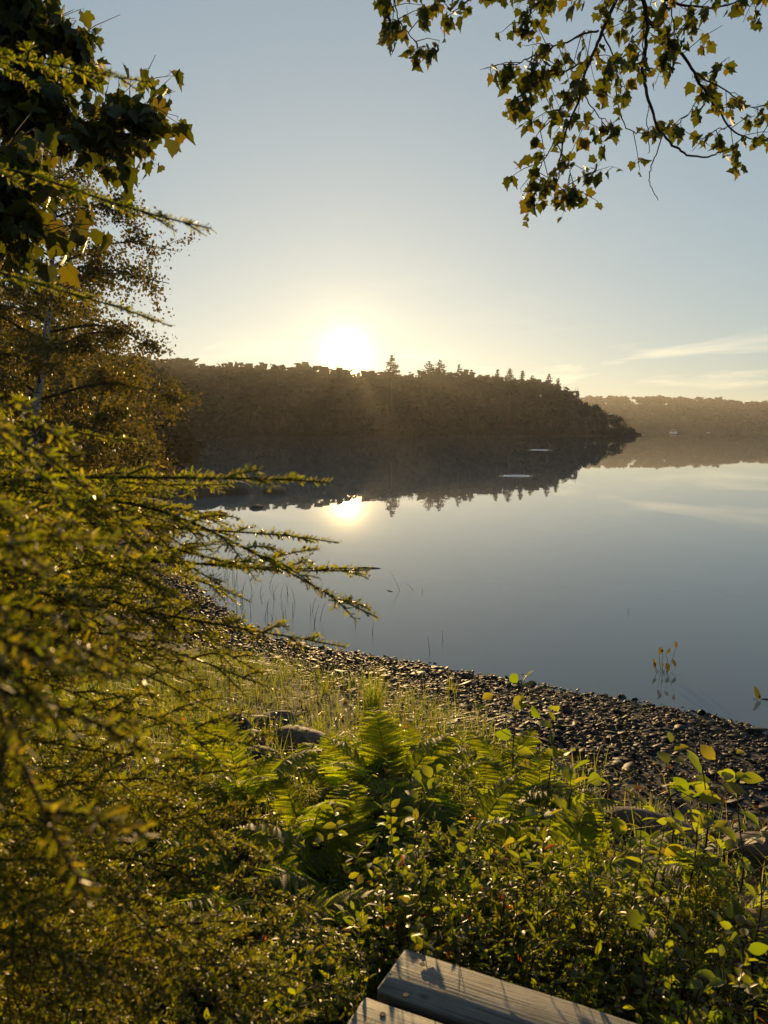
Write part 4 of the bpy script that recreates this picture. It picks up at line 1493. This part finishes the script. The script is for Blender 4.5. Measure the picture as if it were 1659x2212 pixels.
def sapling(label, x, y, H, n_leaf, size, seed, lean=(0, 0), z0=None, bare=0.35, sides=4, stem_r=0.0045):
    size *= 0.88
    r = np.random.default_rng(seed)
    zb = ground_z(x, y) if z0 is None else z0
    root = thing('sapling', label, 'sapling', (x, y, zb))
    lv = np.linspace(0, 1, 10)
    P = np.column_stack([lean[0] * lv + 0.012 * np.sin(lv * 7 + seed), lean[1] * lv + 0.012 * np.cos(lv * 6), lv * H])
    g = Geo(); tube(g, P, np.linspace(stem_r, 0.0015, 10), 6)
    stem = part('stem', g, M_TWIG, root, smooth=True)
    gt = Geo(); nodes = []
    for k in range(sides):
        f = bare + (0.9 - bare) * k / max(1, sides - 1) + r.uniform(-0.04, 0.04)
        p = np.array([np.interp(f, lv, P[:, i]) for i in range(3)])
        a = k * 2.4 + r.uniform(-0.4, 0.4)
        L = (0.10 + 0.16 * (1 - f)) * H / 0.6 * r.uniform(0.7, 1.2)
        e = p + [math.cos(a) * L, math.sin(a) * L, L * r.uniform(0.4, 0.9)]
        tube(gt, curve([p, (p + e) / 2 + [0, 0, -0.01], e], 5), np.linspace(0.0022, 0.001, 5), 4)
        for q in np.linspace(0.35, 1, 4):
            nodes.append((p * (1 - q) + e * q, unit(e - p)))
    tag(part('twigs', gt, M_TWIG, root), kind='stuff')
    for q in np.linspace(bare, 1, max(4, n_leaf // 3)):
        nodes.append((np.array([np.interp(q, lv, P[:, i]) for i in range(3)]), np.array([0, 0, 1.0])))
    ids = np.arange(n_leaf) % len(nodes)
    perm = r.permutation(len(nodes))
    for i in range(n_leaf):
        c, d = nodes[perm[ids[i]]]
        a = r.uniform(0, 6.28)
        out = unit(np.array([math.cos(a), math.sin(a), r.uniform(-0.15, 0.75)]) + d * 0.4)
        A = basis(out[None], up=[0.2 * r.normal(), -0.25 + 0.3 * r.normal(), 1.0], roll=np.array([r.normal(0, 0.6)]))[0] * size * r.uniform(0.6, 1.2)
        st = c + out * 0.014
        o = bpy.data.objects.new('leaf', OVAL_ME[r.integers(0, 4)]); COL.objects.link(o); o.parent = root
        M = np.eye(4); M[:3, :3] = A; M[:3, 3] = st
        o.matrix_local = Matrix(M.tolist())
    return root


def sap_at(label, u, v_top, Y, n, size, seed, **kw):
    top = at_y(u, v_top, Y)
    zb = ground_z(top[0], top[1])
    sapling(label, top[0], top[1], max(0.2, top[2] - zb), n, size, seed, **kw)


sap_at('sapling with upright bright leaves standing against the shingle, left of centre right', 1115, 1480, 3.45, 16, 0.085, 1, bare=0.55)
sap_at('shorter sapling with broad leaves just right of the tall bright one', 1188, 1565, 3.2, 13, 0.085, 2, bare=0.5)
sap_at('tall thin dark stemmed sapling with round leaves at the right of the bank', 1525, 1660, 2.45, 30, 0.078, 3, bare=0.45, sides=6, stem_r=0.006)
sap_at('sapling with drooping broad leaves left of the tall dark stem', 1450, 1650, 2.6, 18, 0.075, 4, bare=0.4)
sap_at('sapling with round leaves at the right edge over the brown boulder', 1605, 1690, 2.5, 18, 0.072, 5, bare=0.35)
sap_at('leafy sapling in front of the shingle below the bright pair', 1235, 1700, 2.6, 20, 0.075, 6, bare=0.3)
sap_at('sapling with small leaves in the middle of the fern patch', 905, 1700, 2.4, 18, 0.05, 7, bare=0.4)
sap_at('sapling at the right edge above the driftwood log', 1640, 1900, 2.0, 16, 0.06, 8, bare=0.3)
sap_at('pale leaved seedling in shade at the bottom right corner', 1560, 2085, 1.6, 18, 0.06, 9, bare=0.2)
sap_at('seedling with large pale leaves right of the boards', 1400, 2085, 1.62, 16, 0.058, 10, bare=0.15)
sap_at('seedling with drooping leaves at the tip of the boards', 890, 1990, 1.85, 12, 0.055, 11, bare=0.3)
sap_at('seedling between the boards and the tall dark stem', 1250, 2010, 1.95, 18, 0.055, 12, bare=0.2)
sap_at('yellow green sapling beside the long curved boulder', 1340, 1830, 2.3, 16, 0.06, 13, bare=0.2)

sap_at('sapling with bright leaves low on the bank right of the curved boulder', 1500, 1790, 2.35, 16, 0.066, 14, bare=0.25)
sap_at('seedling with yellow leaves in the thicket below the curved boulder', 1330, 1930, 2.05, 18, 0.055, 15, bare=0.25)
sap_at('seedling with bright leaves left of the tall dark stem in the thicket', 1440, 1960, 1.95, 18, 0.055, 16, bare=0.25)
sap_at('seedling at the right edge below the driftwood log', 1620, 2040, 1.75, 16, 0.055, 17, bare=0.2)
sap_at('small leafy seedling in the middle of the thicket above the boards', 1110, 1900, 2.1, 16, 0.048, 18, bare=0.3)
sap_at('seedling with broad leaves right of the ferns', 1100, 1760, 2.5, 16, 0.06, 19, bare=0.35)
sap_at('pale leaved seedling at the very bottom right beside the boards', 1480, 2150, 1.48, 14, 0.055, 20, bare=0.15)


# ------------------------------------------------------------------ low shrubs
def shrub_mesh(seed, H, W, n_stem, size, tpl, mat):
    r = np.random.default_rng(seed)
    gs, gl = Geo(), Geo()
    C, D = [], []
    for k in range(n_stem):
        a, rr = r.uniform(0, 6.28), W * math.sqrt(r.uniform(0.01, 1)) * 0.55
        b = np.array([math.cos(a) * rr * 0.5, math.sin(a) * rr * 0.5, -0.03])
        h = H * r.uniform(0.6, 1.1)
        e = np.array([math.cos(a) * rr * 1.5, math.sin(a) * rr * 1.5, h]) + r.normal(0, 0.02, 3)
        c = curve([b, (b + e) / 2 + r.normal(0, 0.02, 3), e], 8)
        tube(gs, c, np.linspace(0.0028, 0.001, 8), 3)
        seg = [(c, 0.25, int(h * 70))]
        for j in range(5):
            f = r.uniform(0.3, 0.9); p = c[int(f * 7)]
            q = p + unit(r.normal(0, 1, 3) + [0, 0, 0.7]) * r.uniform(0.06, 0.16)
            tube(gs, [p, q], [0.0013, 0.0007], 3)
            seg.append((np.array([p, (p + q) / 2, q]), 0.1, 11))
        for c_, f0, m in seg:
            f = r.uniform(f0, 1.0, m)
            ii = f * (len(c_) - 1)
            C.append(np.column_stack([np.interp(ii, np.arange(len(c_)), c_[:, i]) for i in range(3)]))
            dd = r.normal(0, 1, (m, 3)); dd[:, 2] = np.abs(dd[:, 2]) * 0.7
            D.append(unit(dd))
    C, D = np.vstack(C), np.vstack(D)
    n = len(C)
    A = basis(D, up=r.normal(0, 0.45, (n, 3)) + [0, 0, 1]) * (size * r.uniform(0.55, 1.2, n))[:, None, None]
    gl.scatter(tpl, A, C)
    return gs.mesh('stems', M_TWIG), gl.mesh('foliage', mat)


SHR = [shrub_mesh(200, 0.42, 0.22, 15, 0.030, SMALL, M_SHRUB), shrub_mesh(201, 0.34, 0.24, 18, 0.030, NARROW, M_SHRUB), shrub_mesh(202, 0.46, 0.2, 15, 0.034, NARROW, M_SHRUB),
       shrub_mesh(203, 0.28, 0.26, 19, 0.020, SMALL, M_SHRUB), shrub_mesh(204, 0.38, 0.22, 14, 0.040, SMALL, M_SHRUB)]


LAND = [(0.05, 1.78, 'right behind the tip of the boards'), (0.55, 1.75, 'along the right edge of the boards'), (1.0, 1.6, 'in the bottom right corner by the boards'),
        (-0.55, 1.8, 'under the lowest hemlock boughs'), (-0.9, 2.4, 'at the left edge below the hemlock'), (-0.35, 2.6, 'left of the large ferns'), (0.0, 2.25, 'in front of the large ferns'),
        (0.4, 2.2, 'in the dark middle of the thicket'), (0.9, 2.1, 'at the foot of the tall dark stem'), (1.3, 2.2, 'beside the driftwood log'), (0.35, 3.0, 'between the large ferns and the bright sapling'),
        (0.8, 2.8, 'just below the shingle at the saplings'), (1.3, 2.8, 'near the long curved boulder'), (-0.1, 3.7, 'behind the large ferns by the grass'), (0.5, 3.8, 'behind the bright sapling by the shingle')]


def shrubs():
    r = np.random.default_rng(71)
    spots = []
    tries = 0
    while len(spots) < 100 and tries < 8000:
        tries += 1
        y = r.uniform(1.45, 4.6); x = r.uniform(-0.62 * y, 0.60 * y)
        d = shore_dist([x], [y])[0]
        if d < 2.75: continue
        z = ground_z(x, y)
        # keep clear of the boards and the boulder pile
        ax, ay = (x - A0[0]) * math.cos(-ang) - (y - A0[1]) * math.sin(-ang), (x - A0[0]) * math.sin(-ang) + (y - A0[1]) * math.cos(-ang)
        if ax > -0.16 and ay < 0.16: continue
        if -1.3 < x < -0.15 and y > 2.9: continue
        zt = z + 0.42
        f_ = y * _cp - (zt - CAM_Z) * _sp
        u_, v_ = CU + FP * x / f_, CV - FP * (y * _sp + (zt - CAM_Z) * _cp) / f_
        if v_ < np.interp(u_, [600, 900, 1150, 1250, 1659], [1500, 1510, 1580, 1700, 1790]): continue
        if abs(u_ - 1392) < 110 and v_ < 1860: continue
        if u_ > 1540 and v_ < 1900: continue
        if u_ > 1560 and 1930 < v_ < 2030: continue
        if -0.6 < x < 0.75 and 2.25 < y < 3.7 and r.uniform() < 0.7: continue
        if any((x - a) ** 2 + (y - b) ** 2 < 0.15 ** 2 for a, b in spots): continue
        spots.append((x, y))
    for i, (x, y) in enumerate(spots):
        z = ground_z(x, y)
        sc = r.uniform(0.7, 1.05) * (0.8 if (-0.8 < x < 0.8 and y > 2.1) else 0.9)
        if -0.1 < x < 0.75 and 1.65 < y < 2.05: sc = 1.12 * r.uniform(0.9, 1.1)
        k = r.integers(0, 5)
        look = ('upright', 'bushy', 'tall thin', 'low spreading', 'large leaved')[k]
        where = min(LAND, key=lambda q: (q[0] - x) ** 2 + (q[1] - y) ** 2)[2]
        root = thing('shrub', look + ' green shrub ' + where, 'shrub', (x, y, z), look + ' shrubs ' + where, r.uniform(0, 6.28), sc)
        o = link('stems', SHR[k][0], root)
        q = link('foliage', SHR[k][1], root); q['kind'] = 'stuff'


shrubs()


# ------------------------------------------------------------------ grass
def blades(g, B, H, az, bend, wid):
    """curved tapering blades, three segments"""
    n = len(B)
    dirv = np.column_stack([np.cos(az), np.sin(az), 0 * az])
    sd_ = np.column_stack([-np.sin(az), np.cos(az), 0 * az])
    V = []
    for t in (0, 0.4, 0.75, 1.0):
        c = B + dirv * (bend * H * t ** 2)[:, None] + np.array([0, 0, 1.0]) * (H * (t - 0.28 * bend * t ** 2))[:, None]
        w = (wid * (1 - t) ** 0.6)[:, None]
        V += [c + sd_ * w, c - sd_ * w] if t < 1 else [c]
    V = np.stack(V, 1)
    F4 = np.array([[0, 1, 3, 2], [2, 3, 5, 4]]); F3 = np.array([[4, 5, 6]])
    off = (np.arange(n) * 7)[:, None, None] + g.n
    g.V.append(V.reshape(-1, 3)); g.F.append((F4[None] + off).reshape(-1, 4)); g.F.append((F3[None] + off).reshape(-1, 3)); g.n += n * 7


def grass():
    r = np.random.default_rng(81)
    g = Geo()
    N = 36000
    x = np.concatenate([r.uniform(-2.6, 0.8, N), r.uniform(0.5, 2.2, 3500)])
    y = np.concatenate([r.uniform(3.0, 7.6, N), r.uniform(2.4, 4.8, 3500)])
    d = shore_dist(x, y)
    dens = ss(d, np.interp(x, [-1, 0, 1.2, 2.6], [0.7, 0.9, 1.5, 2.2]), np.interp(x, [-1, 0, 1.2, 2.6], [1.6, 1.8, 2.4, 3.0])) * (0.35 + 0.65 * (noise2(x, y, 2.2, 9) > -0.1))
    k = (r.uniform(0, 1, len(x)) < dens) & (d < 5.2)
    x, y = x[k], y[k]
    n = len(x)
    H = np.clip(r.lognormal(math.log(0.10), 0.55, n), 0.03, 0.38)
    blades(g, np.column_stack([x, y, ground_z(x, y) - 0.005]), H, r.uniform(0, 6.28, n), r.uniform(0.2, 1.5, n), r.uniform(0.0012, 0.0030, n))
    o = link('grass', g.mesh('grass', M_GRASS))
    tag(o, 'short sunlit grass growing between the stones and the ferns', 'grass', kind='stuff')
    # low leafy cover on the forest floor
    g = Geo()
    N = 26000
    y = r.uniform(1.2, 6.5, N); x = r.uniform(-0.65, 0.65, N) * y
    d = shore_dist(x, y)
    k = r.uniform(0, 1, N) < ss(d, 2.2, 3.4) * (0.3 + 0.7 * (noise2(x, y, 2.5, 19) > -0.2))
    ax = (x - A0[0]) * math.cos(ang) + (y - A0[1]) * math.sin(ang); ay = -(x - A0[0]) * math.sin(ang) + (y - A0[1]) * math.cos(ang)
    k &= ~((ax > -0.06) & (ay < 0.04))
    x, y = x[k], y[k]; n = len(x)
    z = ground_z(x, y) + r.uniform(0.0, 1, n) ** 2 * 0.16
    dd = r.normal(0, 1, (n, 3)); dd[:, 2] *= 0.5
    g.scatter(SMALL, basis(unit(dd), up=r.normal(0, 0.4, (n, 3)) + [0, 0, 1]) * r.uniform(0.015, 0.036, n)[:, None, None], np.column_stack([x, y, z]))
    o = link('ground_cover', g.mesh('ground_cover', M_SHRUB))
    tag(o, 'low leafy ground cover under the ferns and shrubs', 'ground cover', kind='stuff')
    # leaf litter
    g = Geo()
    N = 7000
    y = r.uniform(1.0, 6.5, N); x = r.uniform(-0.7, 0.7, N) * y
    d = shore_dist(x, y); k = d > 1.6
    x, y = x[k], y[k]; n = len(x)
    a = r.uniform(0, 6.28, n)
    g.scatter(RHOMB, basis(np.column_stack([np.cos(a), np.sin(a), r.normal(0, 0.25, n)]), up=r.normal(0, 0.5, (n, 3)) + [0, 0, 1]) * r.uniform(0.02, 0.06, n)[:, None, None],
              np.column_stack([x, y, ground_z(x, y) + 0.012]))
    o = link('leaf_litter', g.mesh('leaf_litter', M_LITTER))
    tag(o, 'brown fallen leaves scattered over the bank', 'leaf litter', kind='stuff')


M_LITTER = leaf_mat('dead_leaf', [(0, (0.05, 0.028, 0.014)), (0.6, (0.11, 0.06, 0.028)), (1, (0.19, 0.10, 0.04))], [(0, (0.12, 0.06, 0.02)), (1, (0.35, 0.16, 0.04))], 0.3, 0.7, 0.2, vein=False)
grass()


def tuft(label, u, v, n, H, seed, lift=0.0, group=None, w=0.003, spread=0.05):
    r = np.random.default_rng(seed)
    p = on_ground(u, v)
    g = Geo()
    a, rr = r.uniform(0, 6.28, n), spread * np.sqrt(r.uniform(0, 1, n))
    B = np.column_stack([np.cos(a) * rr, np.sin(a) * rr, np.full(n, -0.01)])
    blades(g, B, H * r.uniform(0.5, 1.1, n), a + r.normal(0, 0.5, n), r.uniform(0.08, 0.6, n), np.full(n, w))
    o = link('grass_tuft', g.mesh('grass_tuft', M_GRASS)); o.location = p
    tag(o, label, 'grass', group)


tuft('tall dense tuft of dark green grass at the shingle edge', 805, 1545, 160, 0.42, 1, spread=0.07)
tuft('tuft of long grass below the tall dense tuft', 690, 1590, 40, 0.26, 2)
tuft('thin tuft of grass beside the long curved boulder', 1330, 1800, 36, 0.16, 3)
tuft('tuft of yellow grass above the long curved boulder', 1400, 1755, 36, 0.13, 4)
tuft('small tuft of yellow grass in front of the long curved boulder', 1410, 1840, 36, 0.16, 5)
tuft('tuft of fine grass on the shingle right of the ferns', 1250, 1700, 24, 0.14, 6)
tuft('sparse tuft of straw grass on the shingle behind the fern', 975, 1500, 26, 0.2, 7)
tuft('grass tuft at left of the tall dense tuft near the water', 705, 1500, 30, 0.18, 8)


# ------------------------------------------------------------------ things in the water
def reed(label, pts, rad=0.004, group='reed stems standing in the shallows', name='reed_stem'):
    g = Geo()
    c = curve(pts, 8)
    tube(g, c, np.linspace(rad, rad * 0.35, 8), 5)
    o = link(name, g.mesh(name, M_REED))
    tag(o, label, 'reed', group)


M_REED = solid_mat('reed', [(0.3, (0.05, 0.05, 0.02)), (0.7, (0.11, 0.10, 0.04))], 30, 0.6, 0.2, 0.002)
rr_ = np.random.default_rng(91)
singles = [(768, 1352, 0.12, 'reed stem in the water straight above the grass tuft'), (804, 1372, 0.16, 'reed stem rising in the water above the tall grass tuft'),
           (929, 1415, 0.2, 'taller of the lone reeds close to the shingle'), (957, 1385, 0.13, 'short reed standing right of the taller lone reed'),
           (897, 1275, 0.12, 'short straight reed right of the leaning pair'), (866, 1275, 0.28, 'reed leaning left, one of a crossing pair'),
           (912, 1280, 0.07, 'tiny reed tip right of the short straight reed'), (1357, 1325, 0.08, 'tiny lone reed far out on open water at right')]
for u, v, h, lab in singles:
    p = at_z(u, v, 0)
    lean = -0.16 if 'leaning' in lab else rr_.normal(0, 0.02)
    reed(lab, [p - [0, 0, 0.05], p + [lean * 0.5, 0, h * 0.5], p + [lean, 0.0, h]], 0.0035)
for k in range(60):
    u = rr_.uniform(405, 690); v = 1215 + (u - 405) * 0.35 + rr_.uniform(10, 95) - 20
    p = at_z(u, v, 0)
    if shore_dist([p[0]], [p[1]])[0] > -0.12: continue
    h = rr_.uniform(0.12, 0.5) * (1.0 if u < 520 else 0.55)
    l_ = rr_.normal(0, 0.05, 2)
    reed('thin reed stem in the shallows behind the hemlock tips', [p - [0, 0, 0.05], p + [l_[0] * 0.45, l_[1] * 0.45, h * 0.5], p + [l_[0], l_[1], h]], 0.0038)


def pickerel(label, u, v, stems, seed):
    r = np.random.default_rng(seed)
    p = at_z(u, v, 0)
    root = thing('pickerelweed', label, 'water plant', p)
    for (du, dv, sz, hang) in stems:
        e = at_y(u + du, v + dv, p[1] + r.normal(0, 0.03)) - p
        b = np.array([e[0] * 0.35 + r.normal(0, 0.02), r.normal(0, 0.03), -0.03])
        g = Geo()
        tube(g, curve([b, (b + e) / 2 + r.normal(0, 0.012, 3), e], 8), np.linspace(0.0032, 0.0018, 8), 5)
        part('stem', g, M_REED, root)
        o = bpy.data.objects.new('leaf', PICK_ME); COL.objects.link(o); o.parent = root
        d = unit(np.array([r.normal(0, 0.35), r.normal(0, 0.3), hang]))
        A = basis(d[None], up=[r.normal(0, 0.6), -1, 0.2])[0] * sz
        M = np.eye(4); M[:3, :3] = A; M[:3, 3] = e
        o.matrix_local = Matrix(M.tolist())


PICK_ME = Geo().add(*oval_tpl(0.21, 0.7, 0.12)).mesh('leaf', M_BIRCH)
pickerel('clump of water plant with upright arrow leaves standing out of the lake', 1436, 1452,
         [(-20, -12, 0.085, 0.8), (-12, -38, 0.085, 0.9), (-4, -44, 0.075, 0.9), (2, -40, 0.08, 0.7), (4, -20, 0.10, -0.3), (24, -12, 0.08, 0.7), (24, -52, 0.075, 0.6), (-22, -8, 0.07, 0.6), (-6, -10, 0.06, 0.5)], 1)
pickerel('small water plant with one pointed leaf at the right edge of the lake', 1640, 1512, [(-4, -2, 0.12, 1.0), (2, 0, 0.05, 0.6)], 2)


def stick(label, a, b, rad, seed, name='floating_stick'):
    r = np.random.default_rng(seed)
    n = 12
    t = np.linspace(0, 1, n)[:, None]
    P = a * (1 - t) + b * t + r.normal(0, 0.15, (n, 3)) * rad * 0.3
    P[:, 2] = rad * 0.2 + rad * 0.6 * np.sin(np.linspace(0, 3.1, n))
    g = Geo()
    tube(g, P, rad * np.sin(np.linspace(0.35, 2.9, n)) ** 0.6, 8, cap=True)
    o = link(name, g.mesh(name, M_DROCK, True))
    tag(o, label, 'stick')


stick('dark stick floating on the lake at the tips of the hemlock', at_z(762, 1227, 0), at_z(822, 1228, 0), 0.014, 1)
stick('twig lying on the water at the right edge', at_z(1644, 1510, 0), at_z(1680, 1514, 0), 0.006, 2)
stick('short twig floating left of the leaning reed', at_z(836, 1276, 0), at_z(848, 1278, 0), 0.006, 3)


def ripple(label, u, v, rad, amp, seed):
    """spreading ring left by a rising fish: a raised patch of water"""
    p = at_z(u, v, 0)
    nr, na = 26, 48
    V = []
    for i in range(nr):
        q = i / (nr - 1)
        rr = q * rad
        h = amp * (0.5 + 0.5 * math.sin(q * 14.0)) * math.sin(math.pi * min(1, q * 1.0)) + 0.004
        if i == nr - 1: h = -0.004
        a = np.arange(na) / na * 6.283
        V.append(np.column_stack([np.cos(a) * rr, np.sin(a) * rr, np.full(na, h)]))
    V = np.concatenate(V)
    F = [[i * na + j, i * na + (j + 1) % na, (i + 1) * na + (j + 1) % na, (i + 1) * na + j] for i in range(nr - 1) for j in range(na)]
    o = link('ripple_ring', Geo().add(V, F).mesh('ripple_ring', M_WATER, True)); o.location = p
    tag(o, label, 'ripple')


ripple('bright ring of ripples on the reflection of the wooded hill', 1115, 1028, 0.9, 0.035, 1)
ripple('small far ring of ripples near the end of the wooded hill', 1166, 972, 1.6, 0.05, 2)


def boat(label, u, v, Y, L, name='moored_boat', canopy=True):
    p = at_y(u, v, Y); p[2] = 0
    root = thing(name, label, 'boat', p, rz=0.15)
    n = 10
    t = np.linspace(-0.5, 0.5, n)
    g = Geo(); V = []
    for x in t:
        w = 0.17 * L * (1 - max(0, x * 2) ** 3 * 0.9)
        V += [(x * L, -w, 0.13 * L), (x * L, -w * 0.75, -0.03 * L), (x * L, w * 0.75, -0.03 * L), (x * L, w, 0.13 * L)]
    V = np.array(V)
    F = [[i * 4 + j, i * 4 + (j + 1) % 4, i * 4 + 4 + (j + 1) % 4, i * 4 + 4 + j] for i in range(n - 1) for j in range(4)]
    F += [[0, 1, 2, 3], [(n - 1) * 4 + k for k in (3, 2, 1, 0)]]
    g.add(V, np.array(F))
    part('hull', g, M_WHITE, root)
    if canopy:
        g = Geo()
        for sx in (-0.3, 0.2):
            for sy in (-0.12, 0.12):
                tube(g, [[sx * L, sy * L, 0.12 * L], [sx * L, sy * L, 0.36 * L]], 0.008 * L, 4)
        part('canopy_posts', g, M_WHITE, root)
        g = Geo()
        bx = np.array([(x, y, z) for z in (0.355, 0.39) for x, y in ((-0.36, -0.15), (0.26, -0.15), (0.26, 0.15), (-0.36, 0.15))]) * L
        g.add(bx, [[0, 3, 2, 1], [4, 5, 6, 7], [0, 1, 5, 4], [1, 2, 6, 5], [2, 3, 7, 6], [3, 0, 4, 7]])
        part('canopy', g, M_WHITE, root)


boat('white boat with a canopy moored on the far shore', 1455, 937, 850, 8.5)
boat('tiny white open boat right of the canopied one on the far shore', 1530, 937, 850, 4.0, canopy=False)

# ------------------------------------------------------------------ haze
m, n, l, out = material('haze_air')
pv = nd(n, 'ShaderNodeVolumePrincipled')
pv.inputs['Color'].default_value = (0.92, 0.92, 0.92, 1)
pv.inputs['Density'].default_value = 0.00017
pv.inputs['Anisotropy'].default_value = 0.62
l.new(pv.outputs[0], out.inputs['Volume'])
x0, x1, y0, y1, z0, z1 = -880, 1540, -90, 1310, -4.0, 50.0
V = [(x, y, z) for z in (z0, z1) for x, y in ((x0, y0), (x1, y0), (x1, y1), (x0, y1))]
hz_o = link('haze', Geo().add(V, [[0, 3, 2, 1], [4, 5, 6, 7], [0, 1, 5, 4], [1, 2, 6, 5], [2, 3, 7, 6], [3, 0, 4, 7]]).mesh('haze', m))
tag(hz_o, 'thin morning haze hanging over the lake', 'haze', kind='stuff')
